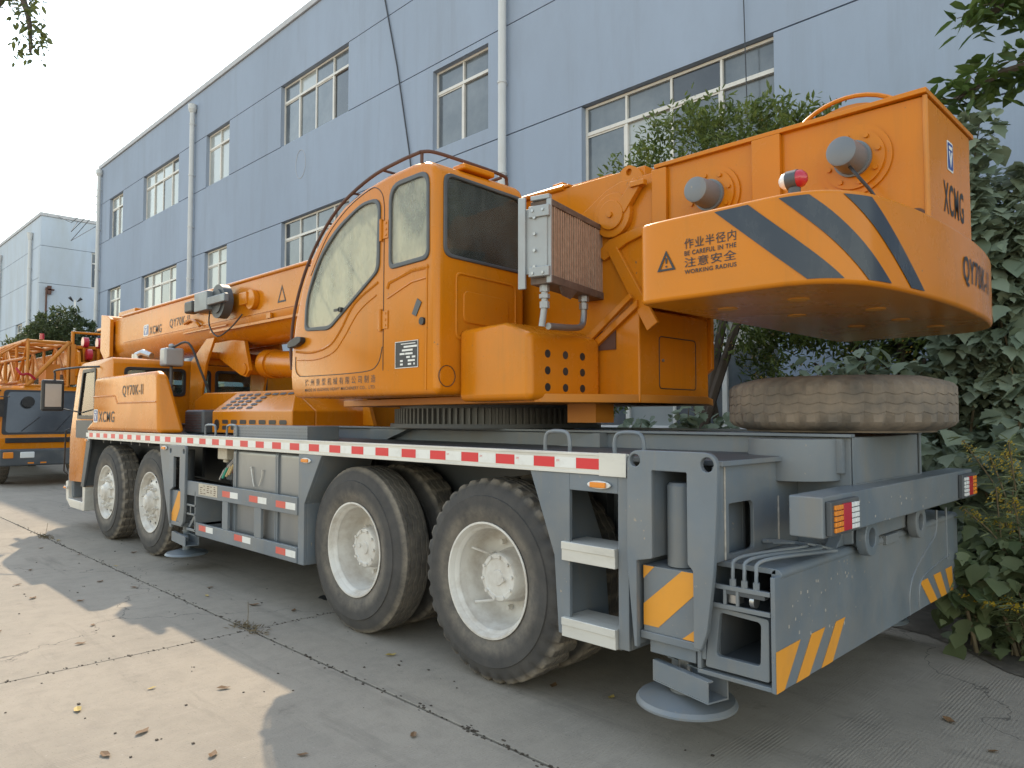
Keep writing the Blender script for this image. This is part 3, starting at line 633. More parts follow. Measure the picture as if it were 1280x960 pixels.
# outrigger beam box open at its left end
XR = -1.424
b = MB(); b.box(XR-.02, XR, 2.99, 5.76, .436, .92).box(-1.80, XR-.021, 3.05, 5.76, .92, .945).box(-1.80, XR-.021, 2.995, 5.76, .436, .456).box(-1.80, -1.78, 2.995, 5.76, .457, .919)
b.cyl((XR-.02, 3.05, .92), (XR-.02, 5.76, .92), .0245, n=14)
bm = b.build('outrigger_box', 'grey_paint', CR, bevel=.003)
o_ = [(-1.765, .47), (-1.46, .47), (-1.46, .735), (-1.735, .75)]; i_ = fillet([(-1.71, .53), (-1.50, .53), (-1.495, .715), (-1.69, .725)], .02, 4)
plate('inner_beam_end', 'grey_paint', bm, at('left', 3.02), fillet(o_, .012, 3), [i_], t=.03, bevel=.003)
MB().box(-1.765, -1.70, 3.03, 5.5, .475, .72).box(-1.50, -1.46, 3.03, 5.5, .475, .72).box(-1.70, -1.50, 3.03, 5.5, .475, .52).box(-1.7, -1.5, 3.03, 5.5, .72, .735).box(-1.71, -1.49, 4.2, 4.25, .5, .73).build('inner_beam', 'grey_dark', bm)
b = MB()
for z in (.75, .835): b.box(-1.775, XR-.021, 2.985, 3.0, z, z+.02)
for x in (-1.655, -1.595): b.box(x-.007, x+.007, 2.986, 2.999, .77, .835)
split(b, 'end_bar', 'grey_paint', bm, bevel=.002)
split(MB().cyl((-1.54, 3.02, .80), (-1.52, 3.02, .80), .03, n=16).box(-1.65, -1.6, 3.01, 3.06, .775, .83), 'beam_pin', 'steel', bm)
for ps in ([(2.992, .61), (3.23, .615), (3.065, .437), (2.992, .437)], [(3.35, .615), (3.5, .615), (3.315, .437), (3.18, .437)], [(3.63, .615), (3.745, .615), (3.58, .437), (3.45, .437)]): stripe(bm, at('rear', XR+.0015), ps)
for ps in ([(4.92, .60), (5.07, .60), (5.26, .437), (5.12, .437)], [(5.19, .60), (5.34, .60), (5.47, .437), (5.35, .437)], [(5.45, .60), (5.6, .60), (5.62, .437), (5.56, .437)]): stripe(bm, at('rear', XR+.0015), ps)
b = MB(); b.tube(catmull([(XR, 4.72, .44), (XR, 4.72, .56), (XR, 4.8, .66), (XR, 5.05, .77), (XR, 5.22, .83), (XR, 5.28, .9), (XR, 5.29, 1.0)], 5), .008, 6).tube(catmull([(XR, 4.9, .44), (XR, 4.9, .55), (XR, 4.98, .62), (XR, 5.3, .66), (XR, 5.55, .68)], 5), .007, 6)
b.tube([(XR, 5.5, .66), (XR, 5.5, 1.0)], .007, 6).tube([(XR-.005, 2.992, .44), (XR-.005, 5.75, .44)], .006, 6)
split(b, 'weld_bead', 'grey_paint', bm)
# hydraulic pipes over the beam end
for k in range(3):
    x = -1.62+.055*k
    MB().tube(catmull([(x, 3.0, .86), (x, 3.0, .92), (x, 3.02, .965), (x+.05, 3.12, .985), (x+.16-.02*k, 3.36+.05*k, 1.0-.012*k), (x+.13, 3.42+.05*k, 1.0-.012*k), (x+.02, 3.45, 1.0), (x-.12, 3.42, .99)], 6), .0085, 8).cyl((x, 3.0, .85), (x, 3.0, .885), .015, n=6).build('hydraulic_pipe', 'grey_paint', CR)
MB().box(-1.65, -1.47, 2.99, 3.03, .815, .852).build('pipe_manifold', 'grey_dark', CR, bevel=.003)
# cross plate, drum plate, rear box, light bar
hole = fillet([(3.10, .97), (3.34, .97), (3.34, 1.2), (3.10, 1.2)], [.005, .03, .05, .01])
plate('cross_plate', 'grey_paint', CR, at('rear', -1.70), [(2.985, .946), (3.83, .946), (3.83, 1.374), (2.985, 1.374)], [hole], t=.02, bevel=.003)
b = MB(); b.tube([(-1.689, 3.06, .95), (-1.689, 3.06, 1.37)], .006, 6).tube([(-1.689, 3.6, .95), (-1.689, 3.6, 1.2)], .006, 6); split(b, 'weld_bead', 'weld', CR)
MB().box(-1.70, -1.66, 2.99, 3.83, 1.376, 1.40).build('deck_end_lip', 'grey_paint', CR, bevel=.003)
pts = [(-1.70+.235*math.cos(a), 3.833-.25*math.sin(a)) for a in [PI*k/18 for k in range(19)]]
MB().prism(pts, 1.275, 1.487, 'z').build('round_guard', 'grey_paint', CR, bevel=.003)
MB().box(-1.475, -1.44, 3.79, 3.833, 1.315, 1.487).build('guard_tab', 'grey_paint', CR)
b = MB(); b.box(-1.405, -1.398, 3.83, 3.86, 1.24, 1.494).box(-1.405, -1.398, my(3.86), my(3.83), 1.24, 1.494).box(-1.405, -1.398, 3.86, my(3.86), 1.24, 1.26); split(b, 'rear_box_rib', 'grey_paint', CR)
bar = MB().box(-1.44, -1.29, 3.17, 5.6, 1.075, 1.255).build('light_bar', 'grey_paint', CR, bevel=.008, seg=3)
split(MB().box(-1.70, -1.441, 3.9, 4.0, 1.1, 1.2).box(-1.70, -1.441, 4.75, 4.85, 1.1, 1.2), 'bar_bracket', 'grey_dark', CR)
for side, ys in ((0, (3.195, 3.515)), (1, (5.26, 5.58))):
    tl = MB().box(-1.289, -1.262, ys[0], ys[1], 1.085, 1.235).build('tail_light', 'grey_dark', CR, bevel=.006)
    cols = ('amber', 'lens_red', 'lens_white') if not side else ('lens_white', 'lens_red', 'amber')
    for k, c in enumerate(cols):
        ln = MB(); y0 = ys[0]+.022+k*.093
        if c == 'lens_red': ln.box(-1.263, -1.252, y0, y0+.09, 1.1, 1.22)
        else:
            for q in range(10): ln.box(-1.263, -1.252, y0+.002+(q//5)*.045, y0+.044+(q//5)*.045, 1.1+(q%5)*.0242, 1.1+(q%5)*.0242+.0205)
        ln.build('lens', c, tl, bevel=.003)
for y in (3.93, 4.72):
    plate('tow_lug', 'grey_paint', CR, at('rear', -1.375), circle(y, .99, .095, 28)+[], [circle(y, .99, .048, 20)], t=.05, bevel=.005)
    plate('tow_lug', 'grey_paint', CR, at('rear', -1.36) @ Matrix.Translation((0, 0, -.055)), circle(y, .99, .06, 24), [circle(y, .99, .047, 20)], t=.06, bevel=.003)
b = MB(); b.box(-1.46, XR+.02, 4.3, 4.5, .9, .95).prism([(3.75, .945), (5.1, .945), (5.0, 1.03), (3.85, 1.03)], -1.52, -1.46, 'x').build('tow_plate', 'grey_paint', CR, bevel=.004)
b = MB(); b.box(-2.1, -1.70, 5.73, 5.76, .6, 1.42).box(-2.1, -1.7, 4.917, 5.73, 1.2, 1.374).build('outrigger_plate', 'grey_paint', CR, bevel=.005)
# paint chips on the grey rear
b = MB()
for k in range(34):
    y = random.uniform(3.02, 4.0); z = random.uniform(.55, .92); r = random.uniform(.002, .006); b.box(XR+.0005, XR+.0012, y-r, y+r, z-r*1.3, z+r*1.3)
for k in range(14):
    y = random.uniform(3.4, 4.9); z = random.uniform(1.08, 1.24); r = random.uniform(.003, .006); b.box(-1.2895, -1.2885, y-r, y+r, z-r, z+r)
b.build('paint_chips', 'weld', CR, smooth=0)['kind'] = 'stuff'
# front outrigger and side bay -------------------------------
def farch():
    s = lambda ps: [(-7.94+(p[0]+1.9)*.92, p[1]-.09) for p in ps]
    ar = [(-2.14, 1.39), (-1.655, 1.39), (-1.66, 1.2), (-1.67, .72), (-1.7, .60), (-1.75, .56), (-1.785, .56), (-1.785, .91), (-1.82, .95), (-1.82, 1.27), (-2.0, 1.27), (-2.0, .95), (-2.095, .91), (-2.095, .56), (-2.11, .56), (-2.145, .9)]
    plate('outrigger_plate', 'grey_paint', CR, at('left', 2.98), s(fillet(ar, [.05, .05, .02, .02, .02, .01, .005, .01, .01, .008, .008, .01, .01, .002, .002, .03])), [s(circle(-2.095, 1.33, .028, 16)), s(circle(-1.705, 1.33, .028, 16))], t=.03, bevel=.004)
farch()
sl = MB().box(-8.12, -7.83, 2.99, 3.2, .5, .825).box(-8.14, -7.81, 2.98, 3.21, .46, .5).build('jack_sleeve', 'grey_paint', CR, bevel=.004)
stripe(sl, at('left', 2.9885), [(-8.118, .50), (-8.118, .58), (-7.94, .82), (-7.832, .82), (-7.832, .74), (-8.0, .50)]); stripe(sl, at('left', 2.9885), [(-7.9, .502), (-7.832, .6), (-7.832, .502)])
MB().cyl((-7.97, 3.1, .82), (-7.97, 3.1, 1.25), .06, n=20).build('jack_cylinder', 'grey_dark', CR)
chan((-7.9, 3.05, .28), -.1, .5, .14, .1, .01)
b = MB(); b.box(-8.1, -7.5, 3.05, 5.7, .50, .53).box(-7.52, -7.5, 2.99, 3.6, .45, .85).box(-7.72, -7.5, 2.99, 3.0, .69, .71).box(-7.72, -7.5, 2.99, 3.0, .6, .62).box(-7.64, -7.62, 2.992, 2.999, .62, .69).box(-7.72, -7.5, 2.99, 3.01, .44, .465).build('front_outrigger_box', 'grey_paint', CR, bevel=.003)
MB().prism([(-7.72, .47), (-7.68, .47), (-7.53, .6), (-7.56, .62)], 3.01, 3.03).build('outrigger_latch', 'grey_paint', CR)
b = MB(); b.prism([(-8.56, 1.299), (-8.2, 1.299), (-8.17, .42), (-8.22, .42), (-8.38, .76)], 3.005, 3.03); b.build('wheel_bracket', 'grey_paint', CR, bevel=.004)
marker(-8.38, 1.26); marker(-5.33, 1.25); marker(-11.36, 1.28, 3.03)
b = MB(); b.box(-7.72, -5.455, 2.99, 3.02, .80, .945).box(-7.49, -5.455, 2.99, 3.02, .415, .54)
for x0, x1 in ((-6.88, -6.76), (-6.22, -6.09)): b.box(x0, x1, 2.994, 3.02, .54, .80)
fr = b.build('side_frame', 'grey_paint', CR, bevel=.004)
MB().prism([(-5.455, 1.299), (-5.10, 1.299), (-5.36, .9), (-5.36, .41), (-5.455, .41)], 3.0, 3.03).prism([(-5.14, 1.299), (-5.10, 1.299), (-5.36, .9), (-5.36, .41), (-5.4, .41), (-5.4, .91)], 3.03, 3.5).build('wheel_bracket', 'grey_paint', CR, bevel=.004)
for k, (x, z) in enumerate(((-6.87, .845), (-6.31, .845), (-5.81, .84), (-7.40, .47), (-6.6, .47), (-5.80, .455))):
    m = 'pale_red'
    MB().box(x, x+.165, 2.988, 2.9897, z, z+.055).build('red_reflector', m, fr); MB().box(x+.168, x+.33, 2.988, 2.9897, z, z+.055).build('white_reflector', 'white', fr)
nb = MB().box(-7.42, -6.98, 2.987, 2.9897, .825, .935).build('notice_plate', 'notice', fr)
b = MB()
for r in range(5):
    for c in range(5):
        if random.random() < .8: b.box(-7.38+c*.08, -7.38+c*.08+random.uniform(.03, .06), 2.9862, 2.9868, .838+r*.019, .838+r*.019+.007)
b.build('notice_print', 'brown', fr, smooth=0)
# fuel tank and hydraulic tank in the bay
def bulge(x0, x1, y0, z0, z1, name, m):
    b = MB(); b.prism(fillet([(y0, z0), (y0, z1), (3.75, z1), (3.75, z0)], .05, 5), x0, x1, 'x'); return b.build(name, m, CR, bevel=.006)
t1 = bulge(-6.72, -5.93, 3.06, .46, 1.30, 'oil_tank', 'tank'); t2 = bulge(-5.90, -5.46, 3.06, .46, 1.30, 'oil_tank', 'tank')
b = MB()
for x in (-6.75, -6.72, -5.93, -5.90): b.prism(fillet([(3.045, .44), (3.045, 1.30), (3.76, 1.30), (3.76, .44)], .05, 5), x-.012, x+.012, 'x')
split(b, 'tank_strap', 'grey_paint', CR)
MB().tube([(-6.42, 3.05, 1.14), (-6.40, 3.045, 1.145), (-6.36, 3.05, 1.0), (-6.33, 3.045, .97)], .006, 5).build('tank_scuff', 'alu', t1)
MB().tube([(-6.2, 3.05, 1.12), (-6.18, 3.045, 1.13), (-6.2, 3.05, 1.06), (-6.24, 3.045, .98)], .004, 5).build('tank_scuff', 'alu', t1)
MB().box(-7.25, -7.04, 3.1, 3.2, 1.18, 1.30).cyl((-7.13, 3.14, 1.18), (-7.13, 3.14, 1.15), .03).build('fluid_cup', 'notice', CR, bevel=.008)
MB().cyl((-7.1, 3.2, .9), (-7.1, 3.2, 1.17), .012).build('drain_hose', 'black', CR)
b = MB(); b.box(-7.5, -6.77, 3.3, 3.75, .945, 1.37).box(-7.48, -6.9, 3.25, 3.6, .45, .79).build('bay_box', 'grey_dark', CR, bevel=.01)
# inner fender plates over wheels
b = MB(); b.box(-5.3, -2.9, 3.76, 3.833, .9, 1.37).box(-11.2, -8.6, 3.5, 3.53, .9, 1.37)
for x in (-10.9, -10.6, -10.2, -9.8, -9.5, -9.2): b.box(x, x+.03, 3.1, 3.5, 1.25, 1.37)
split(b, 'fender_liner', 'grey_dark', CR)
MB().box(-6.9, -5.5, 3.1, 3.4, 1.403, 1.52).build('chequer_box', 'grey_paint', CR, bevel=.004)
b = MB()
for i in range(47):
    for j in range(4):
        x = -6.88+i*.03; z = 1.415+j*.027; d = .008 if (i+j) % 2 else -.008
        b.add([(x-.009, 3.0985, z-d), (x, 3.0985, z-d*.2+.003), (x+.009, 3.0985, z+d), (x, 3.0985, z-d*.2-.003)], [(0, 1, 2, 3)])
b.build('chequer_pattern', 'grey_stripe', CR, smooth=0)['kind'] = 'stuff'
# carrier cab ------------------------------------------------
prof = [(-11.72, 2.36), (-10.42, 2.38), (-10.38, 2.33), (-10.38, 1.42), (-11.28, 1.42), (-11.30, 1.34), (-11.52, .68), (-12.30, .66), (-12.30, 1.3), (-11.97, 2.2), (-11.88, 2.31)]
cab2 = MB().prism(fillet(prof, [.08, .03, .03, .02, .02, .02, .02, .05, .05, .05, .05], 3), 3.05, 5.70).build('carrier_cab', 'orange', CR, bevel=.04, seg=3)
inn = MB().prism([(-11.68, 2.3), (-10.45, 2.3), (-10.45, 1.5), (-11.5, 1.5), (-12.22, 1.3), (-11.93, 2.15)], 3.10, 5.65).build('cutter', None)
sw = MB().prism(fillet([(-11.88, 1.6), (-11.66, 2.24), (-11.12, 2.24), (-11.12, 1.6)], .04), 2.9, 5.9).build('cutter', None)
rw = []
for y0, y1 in ((3.2, 3.95), (4.05, 4.3), (4.4, 5.15)):
    c = MB().prism(fillet([(y0, 1.9), (y1, 1.9), (y1, 2.24), (y0, 2.24)], .06), -10.6, -10.2, 'x').build('cutter', None); rw.append(c)
fw = MB().prism(fillet([(3.2, 1.3), (5.55, 1.3), (5.55, 2.18), (3.2, 2.18)], .08), -12.5, -11.7, 'x').build('cutter', None)
cut(cab2, [inn, sw, fw]+rw)
for s, (y, ya) in enumerate(((3.052, 3.06), (5.69, 5.68))):
    plate('side_glass', 'rear_glass', cab2, at('left', ya), [(-11.87, 1.61), (-11.66, 2.23), (-11.13, 2.23), (-11.13, 1.61)], t=.006)
plate('windscreen', 'rear_glass', cab2, Matrix.Translation((-12.13, 0, 1.75)) @ Matrix.Rotation(.35, 4, 'Y') @ frame_m('rear'), [(3.2, -.47), (5.55, -.47), (5.55, .47), (3.2, .47)], t=.006)
for y0, y1 in ((3.2, 3.95), (4.05, 4.3), (4.4, 5.15)):
    o = fillet([(y0-.02, 1.88), (y1+.02, 1.88), (y1+.02, 2.26), (y0-.02, 2.26)], .07); i = fillet([(y0+.02, 1.92), (y1-.02, 1.92), (y1-.02, 2.22), (y0+.02, 2.22)], .05)
    plate('window_gasket', 'black', cab2, at('rear', -10.375), o, [i], t=.03, bevel=.004)
    plate('rear_glass', 'rear_glass', cab2, at('rear', -10.395), fillet([(y0, 1.9), (y1, 1.9), (y1, 2.24), (y0, 2.24)], .06), t=.005)
o = [(-11.93, 1.57), (-11.69, 2.27), (-11.09, 2.27), (-11.09, 1.57)]
plate('window_gasket', 'black', cab2, at('left', 3.046), fillet(o, .04), [fillet([(-11.86, 1.62), (-11.65, 2.22), (-11.14, 2.22), (-11.14, 1.62)], .03)], t=.02, bevel=.004)
plate('door_panel', 'grey_dark', cab2, at('left', 3.046), [(-11.97, 1.55), (-11.2, 1.55), (-11.22, 1.42), (-11.4, 1.3), (-11.97, 1.3)], t=.012, bevel=.003)
plate('fender_trim', 'grey_dark', cab2, at('left', 3.043), [(-11.40, 1.41), (-11.22, 1.41), (-11.24, 1.2), (-11.48, .62), (-11.62, .62), (-11.42, 1.2)], t=.03, bevel=.004)
MB().prism([(-11.27, 1.415), (-11.25, 1.415), (-11.47, .64), (-11.5, .64)], 3.06, 5.68).build('wheel_arch', 'grey_dark', CR)
MB().prism([(-12.46, .64), (-12.36, .66), (-12.32, .4), (-11.6, .4), (-11.62, .62), (-11.5, .62), (-11.52, .28), (-12.2, .28), (-12.42, .38)], 3.05, 3.22).build('entry_step', 'alu', CR, bevel=.01)
MB().box(-12.55, -12.3, 3.1, 5.65, .4, .85).build('front_bumper', 'grey_paint', CR, bevel=.03)
marker(-12.36, .56, 3.03)
MB().box(-12.25, -11.0, 3.6, 5.2, 1.3, 1.52).box(-11.0, -10.6, 3.5, 4.1, 1.5, 2.05).box(-11.0, -10.6, 4.6, 5.2, 1.5, 2.05).build('cab_interior', 'seat', cab2, bevel=.05)
MB().tube(catmull([(-10.95, 3.06, 2.28), (-11.2, 2.85, 2.27), (-11.75, 2.72, 2.25), (-11.8, 2.72, 2.2), (-11.8, 2.72, 2.1)], 5), .014, 8).build('mirror_arm', 'black', CR)
mi = MB().box(-11.85, -11.78, 2.56, 2.84, 1.68, 2.12).build('mirror', 'black', CR, bevel=.03, seg=3)
MB().box(-11.779, -11.774, 2.6, 2.8, 1.74, 2.06).build('mirror_glass', 'steel', mi)
MB().tube([(-11.75, 3.05, 1.66), (-12.0, 2.75, 1.74), (-12.1, 2.65, 1.75)], .01, 6).build('mirror_stay', 'black', CR)
MB().tube([(-12.3, 3.03, .75), (-12.33, 2.99, .8), (-12.28, 2.99, 1.4), (-12.22, 3.03, 1.43)], .012, 6).build('grab_handle', 'black', CR)
# side hood with logo and model lettering
hp = [(-11.42, 1.414), (-11.06, 1.55), (-10.99, 2.10), (-10.92, 2.13), (-8.76, 2.125), (-8.66, 2.07), (-8.6, 1.414)]
lo = [(-11.42, 1.414), (-11.06, 1.55), (-10.99, 2.10), (-10.92, 2.13), (-8.76, 2.125), (-8.66, 2.07), (-8.48, 1.414)]
A = [(x, 3.0, z) for x, z in hp]; B = [(x, 3.26-(z-1.41)*.2, z) for x, z in lo]
hood = MB().loft(A, B).build('side_hood', 'orange', CR, bevel=.05, seg=4)
MB().tube([(-11.0, 3.002, 1.865), (-10.12, 3.002, 1.865), (-10.02, 3.002, 1.77), (-8.68, 3.002, 1.77)], .012, 6).build('hood_crease', 'orange', hood)
text('QY70K-II', 'letter', CR, at('left', 2.997), -9.83, -9.10, 1.84, 1.985, off=.008)
text('XCMG', 'letter', CR, at('left', 2.997), -10.76, -10.12, 1.53, 1.67, off=.013)
emblem(CR, at('left', 2.997), -10.98, -10.80, 1.525, 1.70)
MB().cyl((-10.9, 3.5, 1.42), (-10.9, 3.5, 2.47), .065, n=20).tube([(-10.9, 3.5, 2.45), (-10.8, 3.55, 2.49), (-10.62, 3.6, 2.44)], [.05, .05, .04], 10).build('exhaust_stack', 'steel', CR)
wl = MB().box(-10.05, -9.85, 3.5, 3.75, 2.26, 2.50).cyl((-9.95, 3.62, 2.5), (-9.95, 3.62, 2.56), .04).build('work_lamp', 'cooler_side', CR, bevel=.03, seg=3)
MB().tube(catmull([(-9.95, 3.62, 2.5), (-9.6, 3.7, 2.55), (-9.45, 3.8, 2.2), (-9.4, 3.9, 1.9)], 6), .015, 6).build('lamp_cable', 'black', CR)
MB().cyl((-9.95, 3.62, 1.5), (-9.95, 3.62, 2.27), .02).build('lamp_post', 'grey_dark', CR)
# engine cover with slots
ec = MB().prism([(-9.5, 1.42), (-9.5, 1.80), (-9.2, 1.9), (-6.95, 1.88), (-6.5, 1.66), (-6.5, 1.42)], 3.75, 5.1).build('engine_cover', 'orange', CR, bevel=.02)
MB().add([(-8.35, 3.5, 1.42), (-6.5, 3.5, 1.42), (-6.5, 3.5, 1.66), (-8.35, 3.5, 1.66), (-8.25, 3.75, 1.88), (-6.9, 3.75, 1.87), (-8.35, 3.75, 1.42), (-6.5, 3.75, 1.42), (-6.5, 3.75, 1.66)],
         [(0, 1, 2, 3), (3, 2, 5, 4), (0, 3, 4, 6), (1, 7, 8, 2), (2, 8, 5), (6, 4, 5, 8, 7), (0, 6, 7, 1)]).build('cover_side', 'orange', ec, bevel=.012)
sb = MB()
def slot(cx, y, z, w, h, sl=0):
    pts = fillet([(-w/2, -h/2), (w/2, -h/2), (w/2, h/2), (-w/2, h/2)], h*.45, 3)
    vs = [(cx+u, y+sl*v*.75-.003, z+(v if not sl else v*.66)-(.0 if not sl else -.003)) for u, v in pts]
    sb.add(vs, [tuple(range(len(vs)))])
for k in range(7):
    for z in (1.48, 1.545): slot(-8.0+k*.22, 3.5, z, .15, .045)
for k in range(3):
    for q in range(5): slot(-8.12+k*.19+q*.02, 3.5+.25*(q+1)/6+.0, 1.66+.22*(q+1)/6, .13, .035, 1)
for q in range(5): slot(-7.5+q*.02, 3.5+.25*(q+1)/6, 1.66+.22*(q+1)/6, .13, .035, 1)
for k in range(3): slot(-7.25+k*.17, 3.5+.25*5/6, 1.66+.215*5/6, .13, .035, 1)
slot(-8.22, 3.5, 1.51, .13, .12)
split(sb, 'vent_slot', 'black', ec, smooth=0, clean=False)
gm = MB().box(-8.95, -8.42, 3.42, 3.7, 1.404, 1.68).build('mesh_guard', 'grey_dark', CR, bevel=.03, seg=3)
b = MB()
for i in range(13):
    for j in range(7): b.box(-8.92+i*.036, -8.905+i*.036, 3.417, 3.4195, 1.43+j*.03, 1.445+j*.03)
b.build('mesh_holes', 'brown', gm, smooth=0)
MB().cyl((-7.85, 4.1, 1.60), (-7.0, 4.1, 1.60), .13, n=24).cyl((-7.5, 4.1, 1.7), (-7.5, 4.1, 1.84), .06).build('air_filter', 'black', CR)
MB().box(-7.4, -6.65, 3.85, 4.3, 1.513, 1.66).build('battery_box', 'grey_dark', CR, bevel=.01)
MB().prism([(-6.5, 1.51), (-6.3, 1.51), (-6.42, 1.78), (-6.5, 1.78)], 4.3, 4.34).box(-6.52, -6.48, 4.4, 5.6, 1.45, 1.95).build('orange_bracket', 'orange', CR)
# boom rest stand
b = MB()
for y in (3.93, 4.78): b.prism([(-10.15, 1.5), (-9.85, 1.5), (-9.6, 2.3), (-9.35, 2.62), (-9.6, 2.62), (-10.1, 2.35)], y, y+.035)
b.box(-10.1, -9.85, 3.966, 4.779, 2.3, 2.38).cyl((-9.75, 3.97, 2.42), (-9.75, 4.78, 2.42), .05); b.build('boom_rest', 'orange', CR, bevel=.006)
# slewing ring with teeth
NC = 104; cx = -4.57; pts = []
for k in range(NC):
    for q, r in ((0, .835), (.28, .835), (.36, .865), (.64, .865), (.72, .835)):
        a = 2*PI*(k+q)/NC; pts.append((cx+r*math.cos(a), YC+r*math.sin(a)))
rg = MB().prism(pts, 1.545, 1.665, 'z').build('slewing_ring', 'ring_steel', CR, smooth=20)
MB().lathe([(1.513, .90), (1.545, .90), (1.545, .8)], (cx, YC, 0), (0, 0, 1), 72).lathe([(1.665, .8), (1.665, .82), (1.69, .82)], (cx, YC, 0), (0, 0, 1), 72).build('ring_seat', 'grey_dark', rg)
MB().prism([(-5.75, 3.6), (-3.1, 3.3), (-2.75, 3.98), (-2.75, my(3.98)), (-3.1, my(3.3)), (-5.75, my(3.6))], 1.69, 1.745, 'z').build('turntable_base', 'orange_dull', CR, bevel=.006)
MB().box(-3.35, -3.1, 3.9, 4.1, 1.56, 1.69).build('ring_motor', 'orange_dull', CR)
# turntable side plates
YS = 3.96
tp = [(-1.07, 3.19), (-2.64, 3.215), (-2.67, 3.185), (-2.93, 3.185), (-3.05, 3.15), (-3.35, 2.98), (-4.9, 2.3), (-5.5, 1.746), (-2.80, 1.746), (-2.80, 2.3), (-2.55, 2.36), (-1.08, 2.36)]
for y in (YS, my(YS)-.03):
    MB().prism(tp, y, y+.03).build('turntable_plate', 'orange', CR, bevel=.006)
MB().box(-1.105, -1.065, YS+.031, my(YS)-.031, 2.36, 3.19).build('tail_plate', 'orange', CR, bevel=.006)
MB().box(-2.64, -1.055, YS-.03, YS+.05, 3.216-.02, 3.222).box(-2.64, -1.055, my(YS)-.05, my(YS)+.03, 3.196, 3.222).box(-1.115, -1.055, YS+.051, my(YS)-.051, 3.196, 3.222).build('top_flange', 'orange', CR, bevel=.004)
MB().cyl((-1.07, YS-.001, 2.5), (-1.07, YS-.001, 3.19), .012, n=8).build('weld_bead', 'orange_dull', CR)
b = MB(); b.box(-1.97, -1.80, YS-.035, YS-.001, 2.4, 3.195).box(-2.66, -2.55, YS-.03, YS-.001, 2.3, 3.19).prism([(-2.86, 2.75), (-2.66, 2.8), (-2.66, 2.86), (-3.0, 2.8), (-3.12, 2.72), (-3.05, 2.66)], YS-.03, YS-.001).prism([(-3.02, 2.72), (-2.94, 2.74), (-2.62, 2.2), (-2.70, 2.15)], YS-.035, YS-.002)
split(b, 'plate_rib', 'orange', CR, bevel=.006)
# boom pivot
b = MB(); b.cyl((-2.97, YS-.045, 2.955), (-2.97, YS+.0, 2.955), .15, n=36).cyl((-2.97, YS-.06, 2.955), (-2.97, YS-.04, 2.955), .10, n=30).cyl((-2.97, YS-.075, 2.955), (-2.97, YS-.06, 2.955), .022, n=6).prism([(-2.93, 3.0), (-2.86, 2.95), (-2.72, 3.12), (-2.78, 3.17)], YS-.055, YS-.01).box(-2.80, -2.69, YS-.075, YS-.03, 3.10, 3.135)
b.build('boom_pivot', 'orange', CR, bevel=.004)
plate('lifting_eye', 'orange', CR, at('left', YS+.02), fillet([(-2.98, 3.17), (-2.74, 3.17), (-2.78, 3.24), (-2.86, 3.29), (-2.93, 3.26)], .04), [circle(-2.86, 3.235, .024, 14)], t=.03)
# winches
for x, z in ((-1.405, 2.945), (-2.24, 2.935)):
    fl = MB().cyl((x, YS-.014, z), (x, YS-.001, z), .185, n=44).cyl((x, YS-.03, z), (x, YS-.014, z), .155, n=40)
    for k in range(8):
        a = 2*PI*(k+.3)/8; fl.cyl((x+.128*math.cos(a), YS-.042, z+.128*math.sin(a)), (x+.128*math.cos(a), YS-.03, z+.128*math.sin(a)), .013, n=8)
    fl = fl.build('winch_flange', 'orange', CR, smooth=40)
    MB().cyl((x, YS-.05, z), (x, YS-.031, z), .095, n=28).cyl((x, YS-.20, z), (x, YS-.05, z), .074, .084, n=28).cyl((x, YS-.205, z), (x, YS-.2, z), .062, .074, n=28).build('winch_motor_cap', 'grey_paint', fl)
    dr = MB()
    xd = -1.5 if x > -2 else x
    for y in (4.12, 4.62): dr.cyl((xd, y, z), (xd, y+.02, z), .375 if x > -2 else .25, n=48)
    dr.cyl((xd, 4.141, z), (xd, 4.619, z), .2, n=32); dr.build('winch_drum', 'orange_dull', CR)
MB().tube([(-1.5+.41*math.cos(a), 4.1, 2.945+.41*math.sin(a)) for a in [PI*(.15+.7*k/16) for k in range(17)]], .012, 6).build('drum_guard', 'orange', CR)
MB().tube(catmull([(-1.38, YS-.15, 2.87), (-1.33, YS-.17, 2.8), (-1.27, YS-.14, 2.7), (-1.25, YS-.1, 2.6)], 5), .009, 6).build('motor_cable', 'black', CR)
MB().box(-1.45, -1.19, YS-.03, YS-.001, 2.60, 2.665).build('tie_plate', 'orange', CR, bevel=.004)
plate('port_hole', 'brown', CR, at('left', YS-.003), [(-1.12+.05*math.cos(PI*k/14), 2.58+.055*math.sin(PI*k/14)) for k in range(15)], t=.003)
text('XCMG', 'letter', CR, at('rear', -1.063), 4.22, 4.60, 2.66, 2.83, off=.016)
emblem(CR, at('rear', -1.063), 4.30, 4.41, 2.90, 3.06)
# counterweight ----------------------------------------------
half = [(-2.17, 3.6), (-2.17, 3.17), (-2.15, 3.09), (-2.07, 3.06), (-1.75, 3.055), (-1.45, 3.055), (-1.33, 3.075), (-1.22, 3.14), (-1.135, 3.27), (-1.085, 3.46), (-1.045, 3.78), (-1.025, 4.1), (-1.02, YC)]
hc = [Vector((p[0], p[1], 0)) for p in half]; hc = [hc[0]]+catmull(hc[1:], 5)
plan = [(p.x, p.y) for p in hc]; plan = plan+[(x, my(y)) for x, y in reversed(plan[:-1])]
CW = MB().prism(plan, 2.165, 2.575, 'z').build('counterweight', 'orange', CR, bevel=.022, seg=3, smooth=40)
b = MB()
for x, y in ((-1.9, 3.5), (-1.5, 3.45), (-1.75, 4.0), (-1.35, 4.05), (-1.4, 4.6), (-1.7, 4.75), (-1.35, 5.1)): b.cyl((x, y, 2.162), (x, y, 2.166), .05, n=20)
split(b, 'plug_cover', 'orange_stripe', CW)
arc = [0]
PL = [Vector((x, y)) for x, y in plan]
